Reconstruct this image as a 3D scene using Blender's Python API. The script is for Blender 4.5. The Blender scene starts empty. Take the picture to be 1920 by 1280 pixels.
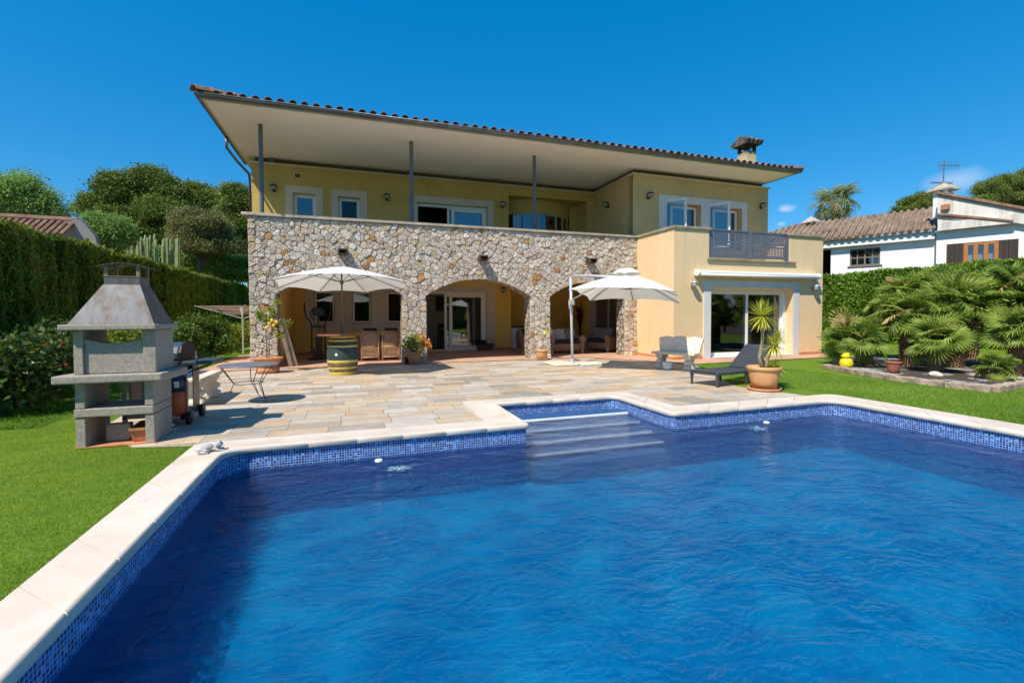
import bpy, bmesh, math, random
import numpy as np
from mathutils import Vector, Matrix
random.seed(7); rng=np.random.default_rng(7)
scene=bpy.context.scene; COL=scene.collection
# ------------------------------------------------------------ camera, sky, sun
HC=1.4; FP,CYP=874.2,616.3
yaw,pitch,roll=map(math.radians,(18.80,1.59,-.205))
Fv=Vector((math.sin(yaw)*math.cos(pitch),math.cos(yaw)*math.cos(pitch),-math.sin(pitch)))
Rv=Vector((math.cos(yaw),-math.sin(yaw),0)); Uv=Rv.cross(Fv)
R2=Rv*math.cos(roll)+Uv*math.sin(roll); U2=R2.cross(Fv)
cd=bpy.data.cameras.new('camera'); cam=bpy.data.objects.new('camera',cd); COL.objects.link(cam)
cam.matrix_world=Matrix(((R2.x,U2.x,-Fv.x,0),(R2.y,U2.y,-Fv.y,0),(R2.z,U2.z,-Fv.z,HC),(0,0,0,1)))
cd.sensor_width=36; cd.lens=FP/1920*36; cd.shift_y=-(640-CYP)/1920; cd.clip_end=3000; cd.clip_start=.05
scene.camera=cam
SUN_TO=Vector((-.62,-.44,1)).normalized()         # towards the sun
el=math.asin(SUN_TO.z); az=math.atan2(SUN_TO.x,SUN_TO.y)
w=bpy.data.worlds.new('World'); scene.world=w; w.use_nodes=True
nt=w.node_tree; nt.nodes.clear(); L=nt.links.new
out=nt.nodes.new('ShaderNodeOutputWorld'); bg=nt.nodes.new('ShaderNodeBackground'); bg.inputs[1].default_value=.10
sky=nt.nodes.new('ShaderNodeTexSky'); sky.sky_type='NISHITA'; sky.sun_disc=False
sky.sun_elevation=el; sky.sun_rotation=az; sky.air_density=1.0; sky.dust_density=.1; sky.ozone_density=4.0
hs=nt.nodes.new('ShaderNodeHueSaturation'); hs.inputs['Saturation'].default_value=1.40; hs.inputs['Hue'].default_value=.487; hs.inputs['Value'].default_value=1.25
L(sky.outputs[0],hs.inputs['Color'])
# a few small fair-weather clouds low on the right
tcw=nt.nodes.new('ShaderNodeTexCoord'); 
def cloud(prev,d,rad,seed,dens):
    vm=nt.nodes.new('ShaderNodeVectorMath'); vm.operation='SUBTRACT'; vm.inputs[1].default_value=d; L(tcw.outputs['Generated'],vm.inputs[0])
    sc=nt.nodes.new('ShaderNodeVectorMath'); sc.operation='MULTIPLY'; sc.inputs[1].default_value=(1/rad,1/rad,1/(rad*.45)); L(vm.outputs[0],sc.inputs[0])
    ln=nt.nodes.new('ShaderNodeVectorMath'); ln.operation='LENGTH'; L(sc.outputs[0],ln.inputs[0])
    nz=nt.nodes.new('ShaderNodeTexNoise'); nz.inputs['Scale'].default_value=.16/rad*3; nz.inputs['Detail'].default_value=6; L(tcw.outputs['Generated'],nz.inputs['Vector'])
    ad=nt.nodes.new('ShaderNodeMath'); ad.operation='MULTIPLY_ADD'; ad.inputs[1].default_value=1.6; L(nz.outputs[0],ad.inputs[0]); L(ln.outputs['Value'],ad.inputs[2])
    mr=nt.nodes.new('ShaderNodeMapRange'); mr.inputs[1].default_value=1.55; mr.inputs[2].default_value=.8; mr.inputs[3].default_value=0; mr.inputs[4].default_value=dens; L(ad.outputs[0],mr.inputs[0])
    mx=nt.nodes.new('ShaderNodeMixRGB'); mx.inputs[2].default_value=(7.5,7.8,8.6,1); L(mr.outputs[0],mx.inputs[0]); L(prev,mx.inputs[1]); return mx.outputs[0]
def pray(px,py): return (Fv+R2*((px-960)/FP)-U2*((py-CYP)/FP))
mxs=nt.nodes.new('ShaderNodeMixRGB'); mxs.inputs[0].default_value=.42; mxs.inputs[2].default_value=(.02,2.05,6.0,1); L(hs.outputs[0],mxs.inputs[1]); c=mxs.outputs[0]
for (px,py,rad,s,de) in ((1472,392,.020,1,.45),(1463,420,.012,2,.35),(1788,340,.05,3,.32)):
    c=cloud(c,tuple(pray(px,py).normalized()),rad,s,de)
L(c,bg.inputs[0]); L(bg.outputs[0],out.inputs[0])
sl=bpy.data.lights.new('sun','SUN'); sl.energy=4.9; sl.angle=math.radians(.55); sl.color=(1,.92,.80)
so=bpy.data.objects.new('sun',sl); COL.objects.link(so); so.rotation_euler=SUN_TO.to_track_quat('Z','Y').to_euler()
vs=scene.view_settings; vs.view_transform='Standard'; vs.look='None'; vs.exposure=.32; vs.gamma=1; vs.use_curve_mapping=False
scene.render.engine='CYCLES'
cy=scene.cycles; cy.max_bounces=8; cy.transparent_max_bounces=12; cy.diffuse_bounces=4; cy.glossy_bounces=4
CO=Vector((0,0,HC))
def P(px,py,ax,v):
    d=pray(px,py); i='xyz'.index(ax); return CO+d*((v-CO[i])/d[i])
def G(px,py,z=0.): return P(px,py,'z',z)
def PV(px,py,A,dv):            # pixel ray hits the vertical plane through A along dv
    n=Vector((dv[1],-dv[0],0)); d=pray(px,py); return CO+d*((Vector(A)-CO).dot(n)/d.dot(n))
# ------------------------------------------------------------ mesh helpers
def tag(o,label,cat,group=None,kind=None):
    if label: o['label']=label
    if cat: o['category']=cat
    if group: o['group']=group
    if kind: o['kind']=kind
    return o
def thing(name,label,cat,loc=(0,0,0),rz=0,group=None):
    o=bpy.data.objects.new(name,None); COL.objects.link(o); o.location=loc; o.rotation_euler=(0,0,rz); o.empty_display_size=.1
    return tag(o,label,cat,group)
def wloc(o):
    v=Vector((0,0,0))
    while o: v+=o.location; o=o.parent
    return v
class B:
    def __init__(s): s.v=[];s.f=[];s.c=[];s.col=None
    def add(s,vs,fs):
        n=len(s.v); s.v+= [tuple(v) for v in vs]; s.f+=[tuple(i+n for i in f) for f in fs]; s.c+=[s.col]*len(fs); return s
    def box(s,x0,x1,y0,y1,z0,z1,M=None):
        vs=[Vector((x,y,z)) for z in(z0,z1) for y in(y0,y1) for x in(x0,x1)]
        if M: vs=[M@v for v in vs]
        return s.add(vs,[(0,2,3,1),(4,5,7,6),(0,1,5,4),(2,6,7,3),(0,4,6,2),(1,3,7,5)])
    def tube(s,pts,r,n=8,cap=True,closed=False):
        pts=[Vector(p) for p in pts]; rs=r if isinstance(r,(list,tuple)) else [r]*len(pts)
        up=None; rings=[]
        for i,p in enumerate(pts):
            a=pts[i-1] if i>0 else (pts[-1] if closed else p); b=pts[i+1] if i<len(pts)-1 else (pts[0] if closed else p)
            t=(b-a).normalized()
            if up is None: up=Vector((0,0,1)) if abs(t.z)<.9 else Vector((1,0,0))
            u=(up-t*up.dot(t)).normalized(); v=t.cross(u); up=u
            rings.append([p+(u*math.cos(k*2*math.pi/n)+v*math.sin(k*2*math.pi/n))*rs[i] for k in range(n)])
        vs=[q for R in rings for q in R]; fs=[]; m=len(rings)
        for i in range(m if closed else m-1):
            for k in range(n): fs.append((i*n+k,i*n+(k+1)%n,((i+1)%m)*n+(k+1)%n,((i+1)%m)*n+k))
        if cap and not closed: fs+= [tuple(range(n))[::-1],tuple((m-1)*n+k for k in range(n))]
        return s.add(vs,fs)
    def lathe(s,prof,c=(0,0,0),n=24,cap=True,sx=1,sy=1):
        vs=[(c[0]+r*sx*math.cos(2*math.pi*k/n),c[1]+r*sy*math.sin(2*math.pi*k/n),c[2]+z) for r,z in prof for k in range(n)]; fs=[]
        for i in range(len(prof)-1):
            for k in range(n): fs.append((i*n+k,i*n+(k+1)%n,(i+1)*n+(k+1)%n,(i+1)*n+k))
        if cap:
            if prof[0][0]>1e-4: fs.append(tuple(range(n))[::-1])
            if prof[-1][0]>1e-4: fs.append(tuple((len(prof)-1)*n+k for k in range(n)))
        return s.add(vs,fs)
    def prism(s,poly,z0,z1,ax='z',M=None):      # poly of 2-D points, extruded along an axis
        def mk(a,b,t): return Vector({'z':(a,b,t),'y':(a,t,b),'x':(t,a,b)}[ax])
        n=len(poly); vs=[mk(a,b,z0) for a,b in poly]+[mk(a,b,z1) for a,b in poly]
        if M: vs=[M@v for v in vs]
        return s.add(vs,[tuple(range(n))[::-1],tuple(range(n,2*n))]+[(i,(i+1)%n,n+(i+1)%n,n+i) for i in range(n)])
    def sphere(s,c,r,n=16,m=10,M=None):
        rx,ry,rz=r if isinstance(r,(tuple,list)) else (r,)*3
        vs=[];fs=[]
        for i in range(m+1):
            t=math.pi*i/m
            for k in range(n):
                a=2*math.pi*k/n; q=Vector((rx*math.sin(t)*math.cos(a),ry*math.sin(t)*math.sin(a),rz*math.cos(t)))
                if M: q=M@q
                vs.append(Vector(c)+q)
        for i in range(m):
            for k in range(n): fs.append((i*n+k,(i+1)*n+k,(i+1)*n+(k+1)%n,i*n+(k+1)%n))
        return s.add(vs,fs)
    def quad(s,a,b,c,d): return s.add([a,b,c,d],[(0,1,2,3)])
    def build(s,name,m,parent=None,smooth=False,bevel=0,world=True,sub=0):
        off=wloc(parent) if (parent and world) else Vector((0,0,0))
        me=bpy.data.meshes.new(name); me.from_pydata([Vector(v)-off for v in s.v] if off.length else s.v,[],s.f)
        me.validate(); me.update()
        bm=bmesh.new(); bm.from_mesh(me)
        if sub or bevel: bmesh.ops.remove_doubles(bm,verts=bm.verts,dist=1e-5)
        if not getattr(s,'nonorm',False): bmesh.ops.recalc_face_normals(bm,faces=bm.faces)
        bm.to_mesh(me); bm.free()
        if any(c is not None for c in s.c) and len(me.polygons)==len(s.c):
            at=me.attributes.new('tint','FLOAT_COLOR','FACE'); at.data.foreach_set('color',np.array([(*(c or (.5,.5,.5)),1) for c in s.c],dtype='f').ravel())
        if smooth: me.polygons.foreach_set('use_smooth',[True]*len(me.polygons))
        me.materials.append(m); o=bpy.data.objects.new(name,me); COL.objects.link(o)
        if parent: o.parent=parent
        if bevel:
            md=o.modifiers.new('b','BEVEL'); md.width=bevel; md.segments=2; md.limit_method='ANGLE'; md.angle_limit=.7
        if sub:
            md=o.modifiers.new('s','SUBSURF'); md.levels=sub; md.render_levels=sub
        return o
def smooth_by_angle(o,a=40):
    me=o.data; me.polygons.foreach_set('use_smooth',[True]*len(me.polygons))
    bm=bmesh.new(); bm.from_mesh(me)
    for e in bm.edges:
        if len(e.link_faces)==2 and e.calc_face_angle(0)>math.radians(a): e.smooth=False
    bm.to_mesh(me); bm.free(); return o
def np_mesh(name,V,Fc,m,parent=None,rnd=None,smooth=False):
    off=wloc(parent) if parent else Vector((0,0,0)); V=V-np.array(off)
    me=bpy.data.meshes.new(name); k=Fc.shape[1]
    me.vertices.add(len(V)); me.vertices.foreach_set('co',V.astype('f').ravel())
    me.loops.add(Fc.size); me.loops.foreach_set('vertex_index',Fc.astype('i').ravel())
    me.polygons.add(len(Fc)); me.polygons.foreach_set('loop_start',np.arange(0,Fc.size,k,dtype='i'))
    if rnd is not None:
        at=me.attributes.new('rnd','FLOAT','FACE'); at.data.foreach_set('value',rnd.astype('f'))
    if smooth: me.polygons.foreach_set('use_smooth',np.ones(len(Fc),dtype=bool))
    me.update(); me.validate(); me.materials.append(m)
    o=bpy.data.objects.new(name,me); COL.objects.link(o)
    if parent: o.parent=parent
    return o
def dup(root,loc,rz=None,label=None,group=None,scale=None):
    def cp(o,par):
        c=o.copy(); COL.objects.link(c); c.parent=par
        for ch in list(o.children): cp(ch,c)
        return c
    r=cp(root,None); r.location=loc
    if rz is not None: r.rotation_euler=(0,0,rz)
    if label: r['label']=label
    if group: r['group']=group
    if scale: r.scale=scale
    return r
# ------------------------------------------------------------ material helpers
class NB:
    def __init__(s,name):
        s.m=bpy.data.materials.new(name); s.m.use_nodes=True; s.t=s.m.node_tree; s.t.nodes.clear()
        s.out=s.n('ShaderNodeOutputMaterial')
    def n(s,ty,**k):
        x=s.t.nodes.new(ty)
        for a,b in k.items(): setattr(x,a,b)
        return x
    def l(s,a,b): s.t.links.new(a,b)
    def put(s,i,v):
        if v is None: return
        if isinstance(v,bpy.types.NodeSocket): s.l(v,i)
        else: i.default_value=v
    def math(s,op,a,b=None,c=None,clamp=False):
        x=s.n('ShaderNodeMath',operation=op,use_clamp=clamp); s.put(x.inputs[0],a); s.put(x.inputs[1],b); s.put(x.inputs[2],c); return x.outputs[0]
    def mix(s,f,a,b,bt='MIX'):
        x=s.n('ShaderNodeMixRGB',blend_type=bt); s.put(x.inputs[0],f); s.put(x.inputs[1],rgb(a)); s.put(x.inputs[2],rgb(b)); return x.outputs[0]
    def co(s,kind='Object',scale=None,loc=None):
        t=s.n('ShaderNodeTexCoord').outputs[kind] if kind!='World' else s.n('ShaderNodeNewGeometry').outputs['Position']
        if scale is None and loc is None: return t
        mp=s.n('ShaderNodeMapping'); s.l(t,mp.inputs[0]); mp.inputs['Scale'].default_value=scale or (1,1,1); mp.inputs['Location'].default_value=loc or (0,0,0); return mp.outputs[0]
    def noise(s,sc,vec=None,det=4,rough=.55,dist=0,o=0):
        x=s.n('ShaderNodeTexNoise'); x.inputs['Scale'].default_value=sc; x.inputs['Detail'].default_value=det; x.inputs['Roughness'].default_value=rough; x.inputs['Distortion'].default_value=dist
        s.put(x.inputs['Vector'],vec if vec is not None else s.co()); return x.outputs[o]
    def ramp(s,f,stops,interp='LINEAR'):
        x=s.n('ShaderNodeValToRGB'); x.color_ramp.interpolation=interp; e=x.color_ramp.elements
        while len(e)<len(stops): e.new(.5)
        for i,(p,c) in enumerate(stops): e[i].position=p; e[i].color=rgb(c)
        s.put(x.inputs[0],f); return x.outputs[0]
    def rng(s,f,a,b,c=0.,d=1.,smooth=False):
        x=s.n('ShaderNodeMapRange'); 
        if smooth: x.interpolation_type='SMOOTHSTEP'
        s.put(x.inputs[0],f); 
        for i,v in enumerate((a,b,c,d)): s.put(x.inputs[i+1],v)
        return x.outputs[0]
    def bump(s,h,st=.3,dist=.02,nrm=None):
        x=s.n('ShaderNodeBump'); x.inputs['Strength'].default_value=st; x.inputs['Distance'].default_value=dist; s.put(x.inputs['Height'],h)
        if nrm: s.l(nrm,x.inputs['Normal'])
        return x.outputs[0]
    def xyz(s,v):
        x=s.n('ShaderNodeSeparateXYZ'); s.put(x.inputs[0],v); return x.outputs
    def comb(s,a,b,c):
        x=s.n('ShaderNodeCombineXYZ'); s.put(x.inputs[0],a);s.put(x.inputs[1],b);s.put(x.inputs[2],c); return x.outputs[0]
    def white(s,v,o='Value'):
        x=s.n('ShaderNodeTexWhiteNoise',noise_dimensions='3D'); s.put(x.inputs['Vector'],v); return x.outputs[o]
    def pbsdf(s,col,rough=.6,nrm=None,metal=0,spec=.5,**k):
        x=s.n('ShaderNodeBsdfPrincipled'); s.put(x.inputs['Base Color'],rgb(col)); s.put(x.inputs['Roughness'],rough); s.put(x.inputs['Metallic'],metal); s.put(x.inputs['Specular IOR Level'],spec)
        if nrm: s.l(nrm,x.inputs['Normal'])
        for a,b in k.items(): s.put(x.inputs[a.replace('_',' ')],b)
        s.l(x.outputs[0],s.out.inputs[0]); return x
def rgb(c): return (*c,1) if isinstance(c,(tuple,list)) and len(c)==3 else c
def simple(name,col,rough=.6,var=.25,sc=6,bump=.0,bsc=60,metal=0,spec=.5,dirt=None,stretch=None,**k):
    b=NB(name); v=b.co('Object',stretch) if stretch else b.co()
    n=b.noise(sc,v,6,.65); c2=tuple(x*(1-var) for x in col); c1=tuple(min(1,x*(1+var*.6)) for x in col)
    c=b.ramp(n,[(.3,c2),(.7,c1)])
    if dirt: c=b.mix(b.rng(b.noise(sc*.6,v,8,.75),.5,.72,0,.8),c,dirt)
    nr=b.bump(b.noise(bsc,v,5,.6),bump,.01) if bump else None
    b.pbsdf(c,rough,nr,metal,spec,**k); return b.m
def leafmat(name,dark,light,warm=None,trans=.35,rough=.55):
    b=NB(name); a=b.n('ShaderNodeAttribute',attribute_name='rnd').outputs['Fac']
    st=[(0,dark),(.75,light)]+([(.985,warm)] if warm else []); c=b.ramp(a,st)
    big=b.noise(.9,b.co('World'),3); c=b.mix(b.rng(big,.35,.65,0,.45),c,b.mix(.5,c,tuple(x*1.35 for x in light)))
    p=b.n('ShaderNodeBsdfPrincipled'); b.put(p.inputs['Base Color'],c); p.inputs['Roughness'].default_value=rough; p.inputs['Specular IOR Level'].default_value=.3
    t=b.n('ShaderNodeBsdfTranslucent'); b.put(t.inputs[0],b.mix(1,c,(1.25,1.25,.55),'MULTIPLY')); m=b.n('ShaderNodeMixShader'); m.inputs[0].default_value=trans
    b.l(p.outputs[0],m.inputs[1]); b.l(t.outputs[0],m.inputs[2]); b.l(m.outputs[0],b.out.inputs[0]); return b.m
# ------------------------------------------------------------ materials
M={}
def stucco(name,c1,c2,stain=(.30,.24,.13)):
    b=NB(name); v=b.co('World'); n=b.noise(.7,v,7,.62); m=b.noise(3.2,v,5,.6)
    c=b.mix(b.rng(n,.36,.66),c1,c2); c=b.mix(b.rng(m,.4,.75,0,.22),c,tuple(x*1.12 for x in c1))
    st=b.noise(1.0,b.co('World',(2.5,2.5,.35)),6,.7); c=b.mix(b.rng(st,.60,.80,0,.35),c,stain)
    dr=b.noise(1.0,b.co('World',(5,5,.5)),6,.75); c=b.mix(b.rng(dr,.5,.72,0,.22),c,tuple(x*.8 for x in c2)); b.pbsdf(c,.85,b.bump(b.math('MULTIPLY_ADD',b.noise(6,v,5,.6),1.5,b.noise(90,v,4,.7)),.3,.008),0,.25); return b.m
M['stucco']=stucco('yellow_stucco',(.80,.60,.36),(.74,.53,.29),(.40,.30,.16))
M['stucco_up']=stucco('shaded_ochre_stucco',(.60,.42,.14),(.50,.34,.10))  # upper wall colour darkened and saturated to carry the shade under the roof
M['stucco_in']=stucco('deep_ochre_stucco',(.84,.56,.14),(.76,.47,.10))
M['stucco_block']=stucco('pale_ochre_stucco',(.62,.46,.22),(.54,.38,.17))
M['soffit']=stucco('cream_soffit',(.90,.83,.76),(.86,.78,.71),(.5,.42,.33))
M['surround']=stucco('cream_surround',(.64,.55,.44),(.56,.48,.39),(.4,.35,.3))
M['surround_w']=stucco('pale_grey_surround',(.68,.66,.64),(.6,.58,.57),(.4,.38,.36))
M['white']=simple('white_painted_frame',(.78,.77,.75),.35,.05)
M['whitewall']=stucco('white_render',(.88,.85,.80),(.83,.80,.75),(.5,.48,.45))
M['cap']=simple('stone_cap',(.50,.42,.32),.8,.3,5,.3,60,dirt=(.22,.19,.15))
M['capg']=simple('weathered_cap',(.34,.30,.20),.85,.35,4,.3,60,dirt=(.16,.15,.11))
M['zinc']=simple('zinc_grey',(.20,.20,.20),.45,.35,3,0,metal=.6,dirt=(.10,.09,.07))
M['steelcol']=simple('grey_column_paint',(.13,.14,.16),.4,.15,4,metal=.3)
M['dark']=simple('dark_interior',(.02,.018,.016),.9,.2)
M['black']=simple('black_plastic',(.012,.012,.013),.45,.2)
M['lampm']=simple('bronze_lamp',(.12,.075,.05),.45,.3,metal=.5)
M['lamps']=simple('silver_lamp',(.5,.5,.5),.35,.1,metal=.6)
M['lglass']=simple('lamp_glass',(.75,.73,.68),.2,.1)
M['railing']=simple('grey_metal_railing',(.16,.17,.21),.4,.1,metal=.3)
M['terra']=simple('terracotta',(.55,.23,.10),.75,.3,8,.25,80,dirt=(.36,.22,.15))
M['terra_l']=simple('pale_terracotta',(.62,.32,.13),.75,.25,6,.25,80,dirt=(.50,.35,.22))
def roofmat():
    b=NB('clay_roof_tiles'); v=b.co('World'); n=b.noise(2.2,v,7,.7); m=b.noise(9,v,5,.7)
    c=b.ramp(n,[(.3,(.11,.055,.035)),(.5,(.24,.13,.085)),(.7,(.36,.25,.18))]); c=b.mix(b.rng(m,.5,.7,0,.7),c,(.14,.11,.08))
    b.pbsdf(c,.85,b.bump(m,.4,.02),0,.2); return b.m
M['roof']=roofmat()
def glass(name,refl,tint=(.02,.03,.03)):
    # coated double glazing: mirror-like sheet over a mostly clear pane
    b=NB(name); g=b.n('ShaderNodeBsdfGlossy'); g.inputs['Roughness'].default_value=.01; g.inputs[0].default_value=(.95,.97,1,1)
    wv=b.bump(b.noise(.9,b.co('World'),2),.03,.05); b.l(wv,g.inputs['Normal'])
    t=b.n('ShaderNodeBsdfTransparent'); t.inputs[0].default_value=rgb(tint)
    lw=b.n('ShaderNodeFresnel'); lw.inputs[0].default_value=1.5
    f=b.math('ADD',lw.outputs[0],refl,clamp=True); m=b.n('ShaderNodeMixShader'); b.l(f,m.inputs[0]); b.l(t.outputs[0],m.inputs[1]); b.l(g.outputs[0],m.inputs[2]); b.l(m.outputs[0],b.out.inputs[0]); return b.m
M['glass']=glass('window_glass',.10,(.5,.55,.55)); M['glass_dk']=glass('dark_window_glass',.0,(.2,.2,.2)); M['glass_lo']=glass('clear_glass',.12,(.75,.8,.8))
def stonemat():
    b=NB('rubble_limestone'); a=b.n('ShaderNodeAttribute',attribute_name='tint').outputs['Color']; v=b.co('World')
    n=b.noise(22,v,7,.72); c=b.mix(b.rng(n,.35,.7,.0,.75),a,b.mix(1,a,(.62,.58,.55),'MULTIPLY'))
    c=b.mix(b.rng(b.noise(5,v,5,.7),.58,.75,0,.5),c,(.50,.40,.27))
    b.pbsdf(c,.9,b.bump(b.noise(34,v,7,.72),1.0,.022),0,.15); return b.m
M['stone']=stonemat()
def jambmat():
    b=NB('coursed_stone_jamb'); v=b.co('World',(4.5,4.5,5.5)); vo=b.n('ShaderNodeTexVoronoi',feature='DISTANCE_TO_EDGE'); b.l(v,vo.inputs['Vector']); vo.inputs['Scale'].default_value=1
    vc=b.n('ShaderNodeTexVoronoi'); b.l(v,vc.inputs['Vector']); vc.inputs['Scale'].default_value=1
    c=b.ramp(b.xyz(vc.outputs['Color'])[0],[(0,(.38,.33,.28)),(.6,(.50,.45,.39)),(.8,(.46,.34,.2)),(1,(.52,.48,.44))]); e=b.rng(vo.outputs['Distance'],.02,.1)
    c=b.mix(e,(.10,.085,.07),c); n=b.noise(26,b.co('World'),6,.7); c=b.mix(b.rng(n,.4,.7,0,.5),c,b.mix(1,c,(.6,.57,.54),'MULTIPLY'))
    b.pbsdf(c,.9,b.bump(b.math('ADD',e,b.math('MULTIPLY',n,.6)),.9,.03),0,.15); return b.m
M['jamb']=jambmat(); M['mortar']=simple('dark_mortar',(.12,.10,.085),.95,.3,9,.5,40)
def decking():
    b=NB('quartzite_paving'); v=b.co('World'); x,y,z=b.xyz(v)
    RH=.30; ry=b.math('DIVIDE',y,RH); row=b.math('FLOOR',ry); fy=b.math('FRACT',ry)
    r0=b.white(b.comb(row,3.1,0)); Ln=b.math('MULTIPLY_ADD',b.white(b.comb(row,9.7,2)),.28,.52)
    rx=b.math('ADD',b.math('DIVIDE',x,Ln),b.math('MULTIPLY',r0,7)); col=b.math('FLOOR',rx); fx=b.math('FRACT',rx)
    key=b.comb(row,col,4.4); h=b.white(key); h2=b.white(b.comb(col,row,8.3))
    base=b.ramp(h,[(0,(.50,.43,.34)),(.18,(.42,.385,.335)),(.34,(.55,.505,.45)),(.5,(.48,.35,.22)),(.62,(.34,.31,.26)),(.74,(.56,.455,.32)),(.86,(.27,.255,.22)),(.93,(.52,.38,.25))],'CONSTANT')
    off=b.n('ShaderNodeVectorMath',operation='MULTIPLY_ADD'); b.l(b.white(key,'Color'),off.inputs[0]); off.inputs[1].default_value=(37,37,37); 
    sc=b.n('ShaderNodeVectorMath',operation='MULTIPLY'); b.l(v,sc.inputs[0]); sc.inputs[1].default_value=(1.3,4.2,1); b.l(sc.outputs[0],off.inputs[2])
    n=b.noise(1.5,off.outputs[0],7,.68,.9); n2=b.noise(4.6,off.outputs[0],6,.7,.4)
    c=b.mix(b.rng(n,.48,.66,0,.85),base,(.50,.31,.15)); c=b.mix(b.rng(n,.46,.30,0,.75),c,(.66,.63,.60)); c=b.mix(b.rng(n2,.5,.68,0,.6),c,(.30,.285,.25)); c=b.mix(b.rng(b.noise(.9,v,5,.7),.5,.7,0,.35),c,b.mix(1,c,(.75,.66,.55),'MULTIPLY'))
    ey=b.math('MINIMUM',fy,b.math('SUBTRACT',1,fy)); ex=b.math('MINIMUM',fx,b.math('SUBTRACT',1,fx))
    g=b.math('MULTIPLY',b.rng(ey,.010,.030),b.rng(b.math('MULTIPLY',ex,Ln),.003,.009)); c=b.mix(g,(.25,.215,.17),c)
    hh=b.math('ADD',b.math('MULTIPLY',g,.35),b.math('MULTIPLY',n2,.7)); b.pbsdf(c,.62,b.bump(hh,.5,.008),0,.35); return b.m
M['deck']=decking()
def tiles(name,size,c1,c2,c3,grout,gw=.03,rough=.7):
    b=NB(name); v=b.co('World'); x,y,z=b.xyz(v); fx,fy=[b.math('DIVIDE',q,size) for q in(x,y)]
    h=b.white(b.comb(b.math('FLOOR',fx),b.math('FLOOR',fy),1)); c=b.ramp(h,[(0,c1),(.5,c2),(1,c3)])
    e=[b.math('ABSOLUTE',b.math('SUBTRACT',b.math('FRACT',q),.5)) for q in(fx,fy)]; m=b.math('MAXIMUM',*e)
    g=b.rng(m,.5-gw,.5-gw*.4); c=b.mix(b.rng(b.noise(2.5,v,6,.7),.4,.7,0,.4),c,tuple(q*.72 for q in c2)); c=b.mix(g,c,grout)
    b.pbsdf(c,rough,b.bump(b.math('SUBTRACT',1,g),.3,.004),0,.35); return b.m
M['porch']=tiles('terracotta_floor',.33,(.54,.31,.20),(.62,.37,.25),(.48,.27,.17),(.34,.22,.15))
def mosaic():
    b=NB('blue_mosaic'); v=b.co('World'); S=.0275
    nrm=b.n('ShaderNodeNewGeometry').outputs['True Normal']; nx,ny,nz=[b.math('ABSOLUTE',q) for q in b.xyz(nrm)]
    x,y,z=b.xyz(v)
    cell=[];fr=[]
    for q,nn in((x,nx),(y,ny),(z,nz)):
        d=b.math('DIVIDE',b.math('ADD',q,.0031),S); cell.append(b.math('FLOOR',d)); f=b.math('ABSOLUTE',b.math('SUBTRACT',b.math('FRACT',d),.5))
        fr.append(b.math('MULTIPLY',f,b.math('LESS_THAN',nn,.75)))
    m=b.math('MAXIMUM',b.math('MAXIMUM',fr[0],fr[1]),fr[2]); g=b.rng(m,.405,.435)
    key=[b.math('MULTIPLY',cc,b.math('LESS_THAN',nn,.75)) for cc,nn in zip(cell,(nx,ny,nz))]
    h=b.white(b.comb(*key)); c=b.ramp(h,[(0,(.012,.03,.13)),(.3,(.02,.07,.26)),(.55,(.03,.12,.40)),(.8,(.06,.22,.55)),(.93,(.16,.34,.66))],'CONSTANT')
    c=b.mix(g,c,(.34,.45,.66)); b.pbsdf(c,b.rng(g,0,1,.12,.7),b.bump(b.math('SUBTRACT',1,g),.25,.003),0,.5); return b.m
M['mosaic']=mosaic()
def poolfloor():
    b=NB('pool_floor_ripple_tint'); v=b.co('World'); n=b.noise(1.1,v,5,.6,.8); m=b.noise(16,v,4,.7)
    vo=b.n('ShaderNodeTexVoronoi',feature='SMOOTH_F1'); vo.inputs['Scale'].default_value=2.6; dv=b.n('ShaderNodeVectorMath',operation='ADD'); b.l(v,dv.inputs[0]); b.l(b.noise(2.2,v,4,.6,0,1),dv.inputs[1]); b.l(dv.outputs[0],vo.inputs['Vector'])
    c=b.ramp(n,[(.3,(.0005,.11,.28)),(.55,(.001,.15,.35)),(.75,(.003,.20,.42))]); c=b.mix(b.rng(m,.4,.62,0,.6),c,(.001,.085,.22)); c=b.mix(b.rng(b.noise(5,v,5,.65,1.5),.5,.68,0,.75),c,(.001,.085,.22)); c=b.mix(b.rng(vo.outputs['Distance'],.35,.75,0,.4),c,(.01,.36,.58))  # dark mottle and pale cells put the ripples' refraction into the floor colour
    b.pbsdf(c,1.,None,0,.0); return b.m
M['pfloor']=poolfloor()
def coping():
    b=NB('cream_coping_stone'); v=b.co('World'); n=b.noise(1.6,v,7,.65,.4); m=b.noise(38,v,5,.75)
    c=b.ramp(n,[(.3,(.54,.46,.38)),(.5,(.64,.55,.46)),(.72,(.72,.64,.56))]); c=b.mix(b.rng(b.noise(2.6,v,6,.7,.2),.55,.75,0,.55),c,(.58,.45,.33)); c=b.mix(b.rng(b.noise(7,v,6,.75),.60,.74,0,.5),c,(.36,.35,.33)); c=b.mix(b.rng(m,.62,.72,0,.55),c,(.36,.29,.22))
    b.pbsdf(c,.8,b.bump(m,.25,.004),0,.25); return b.m
M['coping']=coping()
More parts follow.
